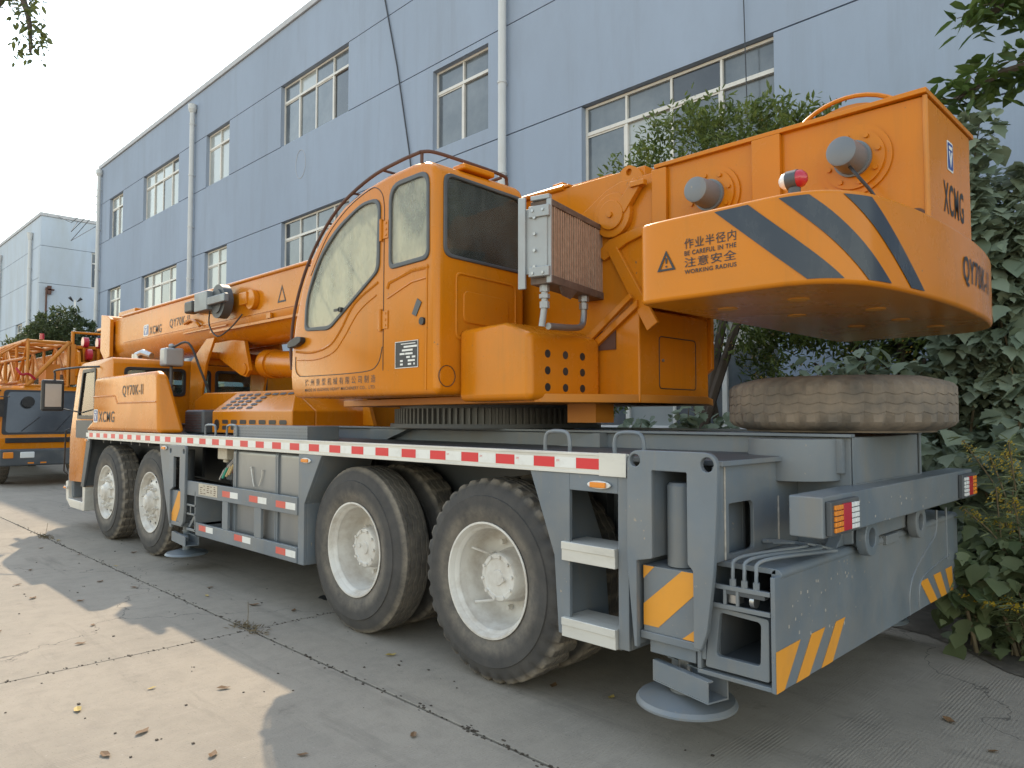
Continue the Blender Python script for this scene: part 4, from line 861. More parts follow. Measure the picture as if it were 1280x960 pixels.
for i in range(1, len(PL)): arc.append(arc[-1]+(PL[i]-PL[i-1]).length)
def cwp(s, z, off=.004):
    i = 0
    while i < len(arc)-2 and arc[i+1] < s: i += 1
    t = (s-arc[i])/(arc[i+1]-arc[i]); p = PL[i].lerp(PL[i+1], t); d = (PL[i+1]-PL[i]).normalized()
    n = Vector((-d.y, d.x)); n = -n if (p-Vector((-1.6, YC))).dot(n) < 0 else n
    return Vector((p.x+n.x*off, p.y+n.y*off, z))
def s_of(x=None, y=None):
    best = None
    for i in range(len(PL)):
        if PL[i].y > YC+.01: break
        e = abs(PL[i].x-x) if x is not None else abs(PL[i].y-y)
        if y is not None or PL[i].y < 3.06+.001 or x > -1.45:
            if best is None or e < best[0]: best = (e, arc[i])
    return best[1]
def cw_stripe(s0, s1, b0, b1, z0=2.188, z1=2.553):
    n = 14; k = 6; vs = []
    for i in range(n+1):
        t = i/n; z = z1+(z0-z1)*t; a = s0+(b0-s0)*t; c = s1+(b1-s1)*t
        for j in range(k+1): vs.append(cwp(a+(c-a)*j/k, z))
    MB().add(vs, [(i*(k+1)+j, i*(k+1)+j+1, (i+1)*(k+1)+j+1, (i+1)*(k+1)+j) for i in range(n) for j in range(k)]).build('warning_stripe', 'grey_stripe', CW, smooth=60, clean=False)
CWS = CW
def sn(x, y): return min(range(len(PL)), key=lambda i: (PL[i]-Vector((x, y))).length)
def sxy(x, y):
    best = (9, 0)
    for i in range(len(PL)-1):
        for k in range(11):
            p = PL[i].lerp(PL[i+1], k/10); e = (p-Vector((x, y))).length
            if e < best[0]: best = (e, arc[i]+(arc[i+1]-arc[i])*k/10)
    return best[1]
for t, q in ((((-1.72, 3.05), (-1.55, 3.05)), ((-1.30, 3.08), (-1.18, 3.18))), (((-1.41, 3.06), (-1.29, 3.09)), ((-1.135, 3.3), (-1.10, 3.46))), (((-1.19, 3.19), (-1.14, 3.33)), ((-1.08, 3.64), (-1.065, 3.78)))):
    cw_stripe(sxy(*t[0]), sxy(*t[1]), sxy(*q[0]), sxy(*q[1]))
sc = sxy(-1.02, 4.36)
text('QY70K-II', 'letter', CW, None, sc, sc+.68, 2.29, 2.45, off=.01, fn=lambda u, w: cwp(u, w, .005))
ml = at('left', 3.052)
for s, z0, z1 in (('作业半径内', 2.405, 2.455), ('注意安全', 2.315, 2.362)): text(s, 'letter', CW, ml, -1.88, -1.61, z0, z1, off=.006)
for s, z0, z1 in (('BE CAREFUL IN THE', 2.372, 2.395), ('WORKING RADIUS', 2.283, 2.304)): text(s, 'letter', CW, ml, -1.88, -1.61, z0, z1, off=.02)
tri = [(-2.035, 2.315), (-1.93, 2.315), (-1.9825, 2.415)]
plate('warning_triangle', 'letter', CW, ml, tri, [[(-2.017, 2.325), (-1.948, 2.325), (-1.9825, 2.394)]], t=.001)
plate('warning_mark', 'letter', CW, ml, [(-1.986, 2.35), (-1.979, 2.35), (-1.977, 2.378), (-1.988, 2.378)], t=.001); plate('warning_mark', 'letter', CW, ml, circle(-1.9825, 2.336, .005, 10), t=.001)
bc = MB().box(-1.49, -1.40, 3.24, 3.36, 2.576, 2.62).build('beacon_bracket', 'orange', CR, bevel=.003)
b = MB().cyl((-1.445, 3.3, 2.62), (-1.445, 3.3, 2.66), .028).cyl((-1.475, 3.3, 2.70), (-1.425, 3.3, 2.70), .045, n=24).build('marker_lamp', 'grey_dark', CR)
MB().lathe([(0, .042), (.02, .038), (.036, .022), (.042, 0)], (-1.425, 3.3, 2.70), (1, 0, 0), 20).build('red_lens', 'lens_red', b)
MB().lathe([(0, .042), (.02, .038), (.036, .022), (.042, 0)], (-1.475, 3.3, 2.70), (-1, 0, 0), 20).build('clear_lens', 'lens_white', b)
# rear box of the turntable with hatch
bt = MB().prism([(-2.765, 1.69), (-2.765, 2.30), (-2.80, 2.32), (-3.16, 2.08), (-3.16, 1.69)], 3.935, 4.80).build('turntable_box', 'orange', CR, bevel=.012, seg=3)
hs = fillet([(4.16, 1.79), (4.62, 1.79), (4.62, 2.14), (4.16, 2.14)], .03)
MB().tube([(-2.763, y, z) for y, z in hs], .0035, 5, closed=True).build('hatch_seam', 'black', bt)
MB().cyl((-2.766, 4.2, 1.98), (-2.755, 4.2, 1.98), .01, n=10).build('hatch_lock', 'steel', bt)
b = MB(); b.prism([(-3.16, 2.09), (-3.13, 2.05), (-2.76, 2.31), (-2.76, 2.36)], 3.90, 3.934).prism([(-3.2, 2.12), (-3.17, 2.08), (-2.78, 2.37), (-2.8, 2.4)], 3.87, 3.90).build('hood_ledge', 'orange', CR, bevel=.004)
MB().prism([(-2.8, 1.9), (-2.74, 1.95), (-2.74, 2.34), (-2.8, 2.34)], 4.8, 4.84).build('side_flange', 'orange', CR, bevel=.004)
# nine-hole valve cover
vc = MB().prism([(-3.735, 1.70), (-3.735, 2.185), (-3.30, 2.2), (-3.07, 2.115), (-3.07, 1.70)], 3.22, 3.925).build('valve_cover', 'orange', CR, bevel=.045, seg=5)
b = MB()
for r in range(3):
    for c in range(3): b.cyl((-3.0705, 3.385+.17*c, 1.995-.105*r), (-3.0685, 3.385+.17*c, 1.995-.105*r), .026, n=20)
split(b, 'cover_hole', 'black', vc)
# oil cooler -------------------------------------------------
P0 = Vector((-2.9, 3.24, 0)); dv = Vector((-.18, .75, 0)).normalized(); nv = Vector((dv.y, -dv.x, 0))
def cl(u, w, z): return P0+dv*u+nv*w+Vector((0, 0, z))
def cbox(b, u0, u1, w0, w1, z0, z1): return b.add([cl(u, w, z) for u in (u0, u1) for w in (w0, w1) for z in (z0, z1)], [(0, 1, 3, 2), (4, 6, 7, 5), (0, 4, 5, 1), (2, 3, 7, 6), (0, 2, 6, 4), (1, 5, 7, 3)])
b = MB(); cbox(b, 0, .76, -.15, 0, 2.871, 2.91); cbox(b, 0, .76, -.15, 0, 2.40, 2.449); cbox(b, .02, .74, -.13, -.05, 2.45, 2.87)
oc = b.build('oil_cooler', 'cooler_fin', CR, bevel=.004)
b = MB()
for i in range(25):
    u = .012+.732*i/24.0; cbox(b, u-.0065+random.uniform(-.002, .002), u+.0055, -.05, -.002-random.uniform(0, .006), 2.45, 2.87)
b.build('cooling_fins', 'fin', oc, smooth=0)['kind'] = 'stuff'
b = MB(); cbox(b, -.03, -.002, -.17, -.02, 2.46, 2.86); cbox(b, -.045, .0, -.14, .0, 2.80, 2.87); cbox(b, -.045, .0, -.14, .0, 2.44, 2.50); cbox(b, -.02, 0, -.03, .002, 2.40, 2.91); cbox(b, -.05, -.03, -.21, -.16, 2.37, 2.93)
cbox(b, -.02, .02, -.14, -.01, 2.911, 2.94); b.build('cooler_side', 'cooler_side', oc, bevel=.005)
b = MB()
for z in (2.50, 2.6, 2.7, 2.8): b.cyl(cl(-.03, -.1, z), cl(-.045, -.1, z), .01, n=8)
for z in (2.84, 2.46):
    for w in (-.11, -.04): b.cyl(cl(-.045, w, z), cl(-.052, w, z), .009, n=8)
split(b, 'bolt', 'steel', oc)
b = MB(); cbox(b, .761, .80, -.08, .012, 2.38, 2.80); cbox(b, .75, .775, .0, .02, 2.50, 2.74); b.build('cooler_bracket', 'grey_paint', oc, bevel=.006)
MB().tube([cl(.768, .03, 2.49), cl(.768, .03, 2.74)], .012, 8).build('grip', 'white', oc)
MB().tube([cl(.05, -.08, 2.40), cl(.05, -.08, 2.28), cl(.05, -.10, 2.15)], [.022, .02, .02], 12).cyl(cl(.05, -.08, 2.40), cl(.05, -.08, 2.36), .03, n=6).cyl(cl(.05, -.08, 2.345), cl(.05, -.08, 2.32), .033, n=6).cyl(cl(.05, -.08, 2.30), cl(.05, -.08, 2.26), .03, n=6).build('hose_fitting', 'cooler_side', oc)
MB().tube(catmull([cl(.53, -.05, 2.40), cl(.53, -.05, 2.26), cl(.48, -.05, 2.19), cl(.3, -.05, 2.165), cl(.06, -.06, 2.15)], 6), .021, 12).cyl(cl(.53, -.05, 2.40), cl(.53, -.05, 2.36), .035, n=6).cyl(cl(.53, -.05, 2.35), cl(.53, -.05, 2.31), .03, n=6).build('cooler_hose', 'tank', oc)
MB().prism([(-3.15, 2.05), (-2.95, 2.05), (-2.95, 2.18), (-3.15, 2.18)], 3.925, 3.955).build('hose_grommet', 'brown', CR)
MB().add([cl(.12, 0, 2.40), cl(.34, 0, 2.40), cl(.28, -.02, 2.34), cl(.16, -.02, 2.35), cl(.12, -.02, 2.4), cl(.34, -.02, 2.4)], [(0, 1, 2, 3), (1, 5, 2), (0, 3, 4)]).build('cooler_flap', 'cooler_fin', oc, clean=False)
# boom -------------------------------------------------------
def boom_sec(x0, x1, e, name, m='orange'):
    L = [(3.99+e, 3.262-e), (3.99+e, 2.83), (4.005+e, 2.74), (4.06+e, 2.64), (4.16+e*.7, 2.56+e), (4.27, 2.515+e)]
    pts = L+[(my(y), z) for y, z in reversed(L)]
    return MB().prism(pts, x0, x1, 'x').build(name, m, CR, bevel=.006, smooth=40)
boom_sec(-13.15, -2.75, 0, 'boom')
boom_sec(-13.55, -13.151, .02, 'boom_section'); boom_sec(-13.9, -13.551, .03, 'boom_section')
MB().box(-13.15, -3.4, 3.975, my(3.975), 3.2625, 3.283).build('boom_top_plate', 'orange', CR, bevel=.004)
for yy in (3.985, my(3.985)): MB().cyl((-13.15, yy, 3.268), (-3.45, yy, 3.268), .022, n=10).build('boom_edge', 'orange', CR)
b = MB(); b.box(-13.1, -3.5, 3.978, 3.99, 2.825, 2.84).box(-9.6, -5.8, 3.97, 3.99, 2.70, 2.73).box(-8.0, -7.9, 3.96, 3.99, 2.74, 2.8).box(-10.5, -9.1, 3.972, 3.9895, 2.76, 2.775)
split(b, 'boom_seam', 'orange', CR)
b = MB()
for y in (3.93, 4.75): b.prism([(-14.1, 3.38), (-13.75, 3.33), (-13.6, 3.26), (-13.6, 2.62), (-13.9, 2.58), (-14.12, 2.75)], y, y+.06)
b.box(-14.3, -14.05, 4.2, 4.55, 3.1, 3.2).cyl((-13.95, 3.99, 3.2), (-13.95, 4.75, 3.2), .16, n=24).cyl((-13.95, 3.99, 2.7), (-13.95, 4.75, 2.7), .16, n=24).box(-13.4, -12.6, 4.0, 4.7, 3.284, 3.36).box(-14.45, -14.1, 3.96, 4.02, 3.12, 3.17)
b.build('boom_head', 'orange', CR, bevel=.01)
b = MB()
for y in (4.12, 4.58): b.prism([(-10.3, 2.62), (-9.3, 2.60), (-8.9, 2.56), (-8.75, 2.18), (-8.85, 2.10), (-9.0, 2.13)], y, y+.05)
b.cyl((-8.88, 4.1, 2.2), (-8.88, 4.65, 2.2), .07, n=20).build('cylinder_bracket', 'orange', CR, bevel=.006)
MB().cyl((-8.72, YC, 2.27), (-5.2, YC, 2.05), .165, n=32).cyl((-8.74, YC, 2.271), (-8.55, YC, 2.26), .185, n=32).cyl((-8.85, YC, 2.2), (-8.7, YC, 2.27), .1, n=20).build('lift_cylinder', 'orange', CR)
text('XCMG', 'letter', CR, at('left', 3.987), -11.88, -11.38, 2.86, 2.985, off=.012); text('QY70K-II', 'letter', CR, at('left', 3.987), -11.06, -10.33, 2.88, 3.02, off=.008)
emblem(CR, at('left', 3.987), -12.14, -11.92, 2.85, 3.03)
plate('warning_triangle', 'letter', CR, at('left', 3.987), [(-7.78, 2.9), (-7.58, 2.9), (-7.68, 3.1)], [[(-7.75, 2.92), (-7.61, 2.92), (-7.68, 3.06)]], t=.001)
rl = MB().box(-9.45, -9.05, 3.7, 3.98, 2.93, 3.17).box(-9.05, -8.55, 3.7, 3.76, 2.98, 3.08).build('cable_reel', 'grey_paint', CR, bevel=.012)
MB().cyl((-8.95, 3.79, 3.03), (-8.95, 3.90, 3.03), .21, n=36).cyl((-8.95, 3.77, 3.03), (-8.95, 3.93, 3.03), .15, n=30).build('reel_drum', 'grey_dark', rl)
MB().tube(catmull([(-9.2, 3.8, 2.93), (-9.2, 3.8, 2.75), (-9.0, 3.82, 2.6), (-8.7, 3.85, 2.68), (-8.6, 3.95, 2.85)], 6), .01, 6).build('reel_cable', 'black', CR)
MB().box(-10.1, -9.82, 3.82, 3.97, 2.99, 3.15).build('flood_lamp', 'black', CR, bevel=.03, seg=3)
MB().cyl((-8.35, 3.92, 3.0), (-8.35, 3.99, 3.0), .12, n=24).box(-8.6, -8.4, 3.9, 3.99, 2.95, 3.1).build('boom_fitting', 'orange', CR, bevel=.01)
MB().tube(catmull([(-10.45, 3.97, 2.9), (-10.2, 3.96, 2.93), (-10.0, 3.95, 2.88), (-9.9, 3.96, 2.82)], 5), .02, 6).build('hook_bracket', 'orange', CR)
MB().tube([(-2.3, 4.3, 3.14), (-3.5, 4.3, 3.345), (-6, 4.3, 3.325), (-10, 4.3, 3.33), (-13.7, 4.3, 3.40)], .012, 6).build('hoist_rope', 'brown', CR)
MB().tube([(-2.3, 4.4, 3.14), (-3.5, 4.4, 3.34), (-13.7, 4.4, 3.40)], .01, 6).build('hoist_rope', 'brown', CR)
MB().box(-3.62, -3.52, 4.05, 4.15, 3.284, 3.34).prism([(-3.45, 3.283), (-3.05, 3.283), (-2.6, 3.1), (-3.1, 3.05)], 4.02, 4.06).build('rope_guide', 'orange', CR, bevel=.005)
# operator cab -----------------------------------------------
YL, YR = 3.03, 3.87
cp = [(-3.73, 1.745), (-3.73, 3.20), (-3.76, 3.285), (-3.85, 3.33), (-4.0, 3.348), (-4.3, 3.338), (-4.6, 3.302), (-4.87, 3.232), (-5.15, 3.09), (-5.34, 2.92), (-5.49, 2.70), (-5.61, 2.41), (-5.665, 2.15), (-5.68, 1.94), (-5.665, 1.82), (-5.60, 1.755)]
oc_ = MB().prism(cp, YL, YR).build('operator_cab', 'orange', CR, bevel=.055, seg=5)
bpy.context.view_layer.update(); bake(oc_)
ci = (-4.65, 2.5)
inner = [(ci[0]+(x-ci[0])*.93, ci[1]+(z-ci[1])*.92) for x, z in cp]
cts = [MB().prism(inner, YL+.05, YR-.05).build('cutter', None)]
w1 = fillet([(-5.415, 2.315), (-5.05, 2.30), (-4.40, 2.66), (-4.385, 3.17), (-4.60, 3.185), (-4.95, 3.06), (-5.22, 2.86), (-5.40, 2.56)], [.05, .06, .06, .09, .1, .2, .2, .15])
w2 = fillet([(-4.245, 2.66), (-3.82, 2.67), (-3.825, 3.24), (-4.245, 3.235)], [.05, .06, .09, .12])
w3 = fillet([(3.10, 2.68), (3.835, 2.66), (3.835, 3.20), (3.10, 3.225)], .07)
cts += [MB().prism(w1, YL-.2, YL+.2).build('cutter', None), MB().prism(w2, YL-.2, YL+.2).build('cutter', None), MB().prism(w3, -3.9, -3.6, 'x').build('cutter', None)]
cts += [MB().box(-4.85, -3.92, YL+.1, YR-.1, 3.0, 3.6).build('cutter', None), MB().prism(w2, YR-.2, YR+.2).build('cutter', None), MB().prism(w1, YR-.2, YR+.2).build('cutter', None)]
cts.append(MB().prism([(-6, 1.95), (-5.52, 1.95), (-5.5, 2.2), (-5.33, 2.66), (-5.03, 3.0), (-4.8, 3.12), (-4.7, 3.5), (-6, 3.5)], YL+.07, YR-.07).build('cutter', None))
cut(oc_, cts)
def shr(ps, d):
    c = Vector((sum(p[0] for p in ps)/len(ps), sum(p[1] for p in ps)/len(ps))); r = []
    for p in ps:
        v = Vector(p)-c; r.append(tuple(c+v*(1-d/max(v.length, .01))))
    return r
for ps, g_, nm in ((w1, 'cab_glass', 'door_window'), (w2, 'cab_glass', 'quarter_window')):
    plate(nm, g_, oc_, at('left', YL+.004), shr(ps, .004), t=.005); plate('window_gasket', 'grey_dark', oc_, at('left', YL-.002), shr(ps, -.022), [shr(ps, .014)], t=.02, bevel=.006)
plate('far_window', 'clear_glass', oc_, at('left', YR-.02), shr(w1, .004), t=.005); plate('far_window', 'clear_glass', oc_, at('left', YR-.02), shr(w2, .004), t=.005)
vs = []
for x, z in ((-3.9, 3.33), (-4.0, 3.338), (-4.3, 3.328), (-4.6, 3.292), (-4.87, 3.222)): vs += [(x, YL+.09, z), (x, YR-.09, z)]
MB().add(vs, [(2*i, 2*i+1, 2*i+3, 2*i+2) for i in range(4)]).build('roof_window', 'clear_glass', oc_, clean=False)
plate('rear_window', 'rear_glass', oc_, at('rear', -3.738), shr(w3, .004), t=.005); plate('window_gasket', 'grey_dark', oc_, at('rear', -3.728), shr(w3, -.02), [shr(w3, .014)], t=.02, bevel=.006)
fr_ = [p for p in cp if 1.9 < p[1] < 3.24 and p[0] < -4.8]
vs = []
for x, z in fr_+[(-5.68, 1.94)]: vs += [(x+.012, YL+.06, z), (x+.012, YR-.06, z)]
MB().add(vs, [(2*i, 2*i+1, 2*i+3, 2*i+2) for i in range(len(fr_)-1)]).build('windscreen', 'clear_glass', oc_, clean=False)
b = MB()
for y in (YL+.05, YR-.05): b.tube(catmull([(x-.004, y, z) for x, z in cp[6:14]], 4), .016, 6)
b.build('windscreen_gasket', 'black', oc_)
sm = lambda pts, r=.0035, m='black', nm='door_seam': MB().tube([(x, YL-.0008, z) for x, z in pts], r, 5).build(nm, m, oc_)
sm([(-4.33, 1.93), (-4.325, 3.1)]); sm([(p.x, p.y) for p in catmull([V(-4.325, 3.1, 0), V(-4.35, 3.2, 0), V(-4.42, 3.265, 0), V(-4.52, 3.275, 0), V(-4.8, 3.2, 0), V(-5.1, 3.03, 0), V(-5.35, 2.75, 0)], 5)])
sm([(p.x, p.y) for p in catmull([V(-5.58, 2.1, 0), V(-5.58, 2.0, 0), V(-5.53, 1.945, 0), V(-5.4, 1.93, 0), V(-4.6, 1.93, 0), V(-4.4, 1.975, 0), V(-4.34, 2.1, 0)], 5)])
sm([(p.x, p.y) for p in catmull([V(-5.57, 2.14, 0), V(-5.3, 2.12, 0), V(-5.05, 2.16, 0), V(-4.9, 2.26, 0), V(-4.7, 2.45, 0), V(-4.4, 2.57, 0)], 5)], .010, 'orange', 'pressed_crease')
sm([(p.x, p.y) for p in catmull([V(-5.55, 2.07, 0), V(-5.25, 2.06, 0), V(-5.0, 2.1, 0), V(-4.85, 2.2, 0), V(-4.65, 2.38, 0), V(-4.42, 2.48, 0)], 5)], .006, 'orange', 'pressed_crease')
sm([(-4.28, 2.51), (-4.26, 2.55), (-4.0, 2.60), (-3.82, 2.60)], .012, 'orange', 'pressed_crease'); sm([(-4.28, 2.44), (-4.0, 2.52), (-3.83, 2.53)], .007, 'orange', 'pressed_crease')
sm([(-3.84, 1.78), (-3.83, 2.62)], .008, 'orange', 'pressed_crease')
for z in (2.30, 2.95):
    h = MB(); h.box(-4.40, -4.27, YL-.008, YL-.001, z-.075, z+.055).cyl((-4.352, YL-.012, z-.09), (-4.352, YL-.012, z+.07), .012, n=10)
    for q in (-.05, -.01, .035): h.cyl((-4.295, YL-.013, z+q), (-4.295, YL-.008, z+q), .009, n=8)
    h.build('hinge', 'orange', oc_, bevel=.002)
MB().prism(fillet([(-5.64, 2.17), (-5.50, 2.18), (-5.42, 2.21), (-5.42, 2.25), (-5.5, 2.26), (-5.64, 2.22)], .02), YL-.05, YL-.001).build('door_handle', 'black', oc_, bevel=.012, seg=3)
MB().cyl((-4.87, YL-.03, 2.42), (-4.87, YL, 2.42), .02).box(-4.95, -4.87, YL-.03, YL-.02, 2.41, 2.43).build('window_catch', 'black', oc_)
plate('vent_plate', 'grey_dark', oc_, at('left', YL-.004), [(-3.99, 2.30), (-3.945, 2.28), (-3.885, 2.37), (-3.93, 2.40)], t=.008, bevel=.002)
MB().cyl((-3.87, YL-.02, 2.24), (-3.87, YL, 2.24), .026, n=18).build('lock_cap', 'black', oc_)
npz = MB().box(-4.18, -3.92, YL-.004, YL-.0005, 1.935, 2.12).build('name_plate', 'letter', oc_)
b = MB().box(-4.18, -3.92, YL-.0055, YL-.004, 1.935, 1.939).box(-4.18, -3.92, YL-.0055, YL-.004, 2.116, 2.12).box(-4.18, -4.176, YL-.0055, YL-.004, 1.939, 2.116).box(-3.924, -3.92, YL-.0055, YL-.004, 1.939, 2.116)
for r, segs in enumerate((((.25, .9),), ((.38, .97),), ((.3, .78),), ((.2, .42), (.45, .78)), ((.5, .66), (.75, .9)), ((.22, .34), (.57, .88)), ((.22, .34), (.57, .72), (.82, .88)))):
    for a, c in segs: b.box(-4.175+a*.25, -4.175+c*.25, YL-.0052, YL-.004, 2.098-r*.024, 2.098-r*.024+(.013 if r else .006))
b.build('plate_fields', 'white', oc_, smooth=0)
text('徐 州 重 型 机 械 有 限 公 司 制 造', 'letter', oc_, at('left', YL-.0015), -5.42, -4.42, 1.848, 1.905, off=.002)
text('MADE IN XUZHOU HEAVY MACHINERY CO.,  LTD.', 'letter', oc_, at('left', YL-.0015), -5.42, -4.42, 1.80, 1.828, off=.006)
plate('pressed_panel', 'orange', oc_, at('rear', -3.728), fillet([(3.19, 2.12), (3.77, 2.10), (3.77, 2.56), (3.19, 2.58)], .05), [fillet([(3.205, 2.135), (3.755, 2.115), (3.755, 2.545), (3.205, 2.565)], .045)], t=.014, bevel=.005)
plate('pressed_panel', 'orange', oc_, at('rear', -3.731), fillet([(3.26, 2.24), (3.69, 2.22), (3.69, 2.44), (3.26, 2.46)], .05), t=.02, bevel=.008)
MB().tube([(-3.7285, 3.12+.07*math.cos(a), 1.87+.07*math.sin(a)) for a in [2*PI*k/24 for k in range(24)]], .003, 5, closed=True).build('round_seam', 'black', oc_)
b = MB(); path = catmull([(-5.70, YL+.03, 2.0), (-5.72, YL+.03, 2.2), (-5.66, YL+.03, 2.5), (-5.5, YL+.03, 2.8), (-5.26, YL+.03, 3.06), (-4.95, YL+.03, 3.26), (-4.55, YL+.03, 3.38), (-4.2, YL+.03, 3.415), (-3.96, YL+.04, 3.425)], 5)
b.tube(path, .013, 8).tube([(p.x, YR-.03, p.z) for p in path], .013, 8)
b.tube(catmull([(-3.96, YL+.04, 3.425), (-3.9, YL+.1, 3.425), (-3.86, YL+.3, 3.41), (-3.86, YR-.12, 3.40), (-3.88, YR-.05, 3.37), (-3.9, YR-.03, 3.28)], 5), .013, 8)
b.cyl((-3.96, YL+.05, 3.32), (-3.96, YL+.05, 3.43), .012).cyl((-3.87, YL+.42, 3.3), (-3.87, YL+.42, 3.41), .012)
for q in (16, 22, 27, 32): b.cyl((path[q].x, YL+.03, path[q].z), (path[q].x, YR-.03, path[q].z), .01, n=6)
b.build('roof_guard_rail', 'brown', oc_)
MB().box(-3.9, -3.77, 3.3, 3.6, 3.32, 3.365).build('roof_hatch', 'orange', oc_, bevel=.015)
MB().tube([(-4.1, 3.6, 3.15), (-4.6, 3.6, 3.1), (-5.1, 3.55, 2.75), (-5.3, 3.5, 2.4)], .01, 6).build('wiper_bar', 'grey_dark', oc_)
MB().box(-4.5, -4.02, 3.22, 3.68, 2.2, 2.34).prism([(-4.12, 2.34), (-3.98, 2.34), (-3.86, 2.9), (-3.96, 2.95)], 3.24, 3.66).prism([(-3.96, 2.94), (-3.88, 2.92), (-3.85, 3.05), (-3.92, 3.08)], 3.33, 3.57).build('operator_seat', 'seat', oc_, bevel=.04, seg=3)
MB().box(-5.45, -5.2, 3.2, 3.7, 1.9, 2.45).box(-4.6, -4.2, 3.12, 3.2, 2.1, 2.45).build('control_console', 'seat', oc_, bevel=.03)
MB().box(-5.3, -3.8, 3.1, 3.8, 1.80, 2.2).build('cab_floor', 'grey_dark', oc_)
# ---------------- spare tyre lying on the frame ----------------
sp = obj('spare_tyre', tyre_mesh('spare'), None); sp.data.materials.clear(); sp.data.materials.append(MATS['rubber_brown'])
sp.location = (-1.70, 4.42, 1.513); sp.rotation_euler = (PI/2, 0, .4)
tag(sp, 'dusty brown worn tyre lying flat on the rear of the crane', 'tyre')
# ---------------- second crane at the far left ----------------
C2 = thing('truck_crane', 'second orange crane facing us at the far left with lattice jib on top', 'truck crane', (-22, 4.8, 0))
ya, yb = 3.55, 6.05
c2 = MB().prism(fillet([(-20.0, .55), (-20.0, 1.12), (-20.12, 1.2), (-20.35, 2.25), (-20.5, 2.34), (-22.1, 2.36), (-22.1, .6)], [.03, .03, .03, .06, .06, .05, .02], 3), ya, yb).build('cab_body', 'orange', C2, bevel=.04, seg=3)
m = Matrix.Translation((-20.225, 0, 1.72)) @ Matrix.Rotation(-.215, 4, 'Y') @ frame_m('rear')
plate('windscreen', 'pane_dark', C2, m @ Matrix.Translation((0, 0, .014)), fillet([(ya+.12, -.50), (yb-.12, -.50), (yb-.2, .47), (ya+.2, .47)], .08), t=.01)
plate('screen_surround', 'black', C2, m, fillet([(ya+.05, -.55), (yb-.05, -.55), (yb-.12, .52), (ya+.12, .52)], .08), t=.02)
MB().box(-19.985, -19.96, ya+.1, yb-.1, 1.0, 1.115).build('grille', 'black', C2, bevel=.01)
bp2 = MB().box(-20.0, -19.72, ya-.05, yb+.05, .48, .86).build('front_bumper', 'grey_dark', C2, bevel=.04, seg=3)
for y in (ya+.35, yb-.6): MB().box(-19.735, -19.70, y, y+.28, .66, .8).build('headlight', 'lens_white', C2, bevel=.02)
for y in (ya+.02, yb-.22): MB().box(-19.735, -19.70, y, y+.2, .66, .8).build('turn_signal', 'amber', C2, bevel=.02)
for y in (ya+.5, ya+.75): MB().box(-19.73, -19.715, y, y+.12, .53, .56).build('fog_lamp', 'amber', C2)
MB().cyl((-19.98, 3.62, 2.05), (-19.98, 3.62, 2.07), .1).tube([(-20.3, 3.6, 2.2), (-20.1, 3.5, 2.25), (-20.0, 3.5, 2.0)], .015, 6).box(-20.05, -19.98, 3.4, 3.62, 1.6, 2.0).build('mirror', 'black', C2, bevel=.02)
MB().tube([(-20.02, 4.0, 1.3), (-20.1, 4.35, 1.6)], .01).tube([(-20.02, 4.7, 1.3), (-20.12, 5.0, 1.65)], .01).build('wiper', 'black', C2)
MB().cyl((-20.2, 4.12, 1.95), (-20.15, 4.12, 1.95), .13, n=20).build('driver_headrest', 'black', C2)
MB().box(-31, -20.6, 4.2, 5.4, .8, 1.4).box(-31, -22.2, 3.55, 6.05, 1.3, 1.42).build('chassis', 'grey_dark', C2)
for x in (-21.2, -23, -28):
    for y in (3.6, 5.7):
        w = obj('wheel', RIM_F, None, C2); w.location = Vector((x, y, .612))-ROOT[C2.name]; obj('tyre', TY['block'], None, w)
b = MB(); b.box(-31, -20.7, 5.2, 6.0, 2.7, 3.3); b.prism([(-20.7, 3.35), (-20.3, 3.2), (-20.2, 2.9), (-20.4, 2.6), (-20.7, 2.6)], 5.15, 5.22).prism([(-20.7, 3.35), (-20.3, 3.2), (-20.2, 2.9), (-20.4, 2.6), (-20.7, 2.6)], 5.98, 6.05)
b.build('boom', 'orange', C2, bevel=.02)
for y in (5.35, 5.75): MB().cyl((-20.35, y, 3.15), (-20.35, y+.12, 3.15), .14, n=24).build('sheave', 'lens_red', C2)
b = MB(); b.prism([(5.28, 2.9), (5.28, 2.75), (5.6, 2.55), (5.6, 2.72)], -20.19, -20.17, 'x').prism([(5.95, 2.9), (5.95, 2.75), (5.63, 2.55), (5.63, 2.72)], -20.19, -20.17, 'x').build('chevron', 'black', C2)
MB().box(-20.3, -20.15, 5.2, 6.0, 2.4, 2.95).build('hook_block', 'orange', C2, bevel=.03)
# lattice jib made of tubes
lat = MB(); x0, x1 = -20.5, -30.0; y0, y1, z0, z1 = 4.15, 5.0, 2.35, 3.42
nb_ = 8
C4 = [(y0, z0), (y1, z0), (y1, z1), (y0, z1)]
for y, z in C4: lat.cyl((x0, y, z), (x1, y, z), .055, n=10)
for k in range(nb_+1):
    x = x0+(x1-x0)*k/nb_
    for q in range(4): a, c = C4[q], C4[(q+1) % 4]; lat.cyl((x, *a), (x, *c), .035, n=8)
    if k < nb_:
        xn = x0+(x1-x0)*(k+1)/nb_
        for q in range(4):
            a, c = C4[q], C4[(q+1) % 4]
            if k % 2: a, c = c, a
            lat.cyl((x, *a), (xn, *c), .03, n=8)
lat.cyl((x0, y0, z0), (x0, y1, z1), .05, n=10)
lat.build('lattice_jib', 'orange_dull', C2)
b = MB()
for y in (3.75, 4.0): b.cyl((-20.6, y, 2.42), (-29, y, 2.5), .04, n=8)
for k in range(8): b.cyl((-20.8-k, 3.75, 2.42), (-20.8-k, 3.75, 2.9), .025, n=6).cyl((-20.8-k, 3.75, 2.9), (-21.8-k, 3.75, 2.9), .025, n=6)
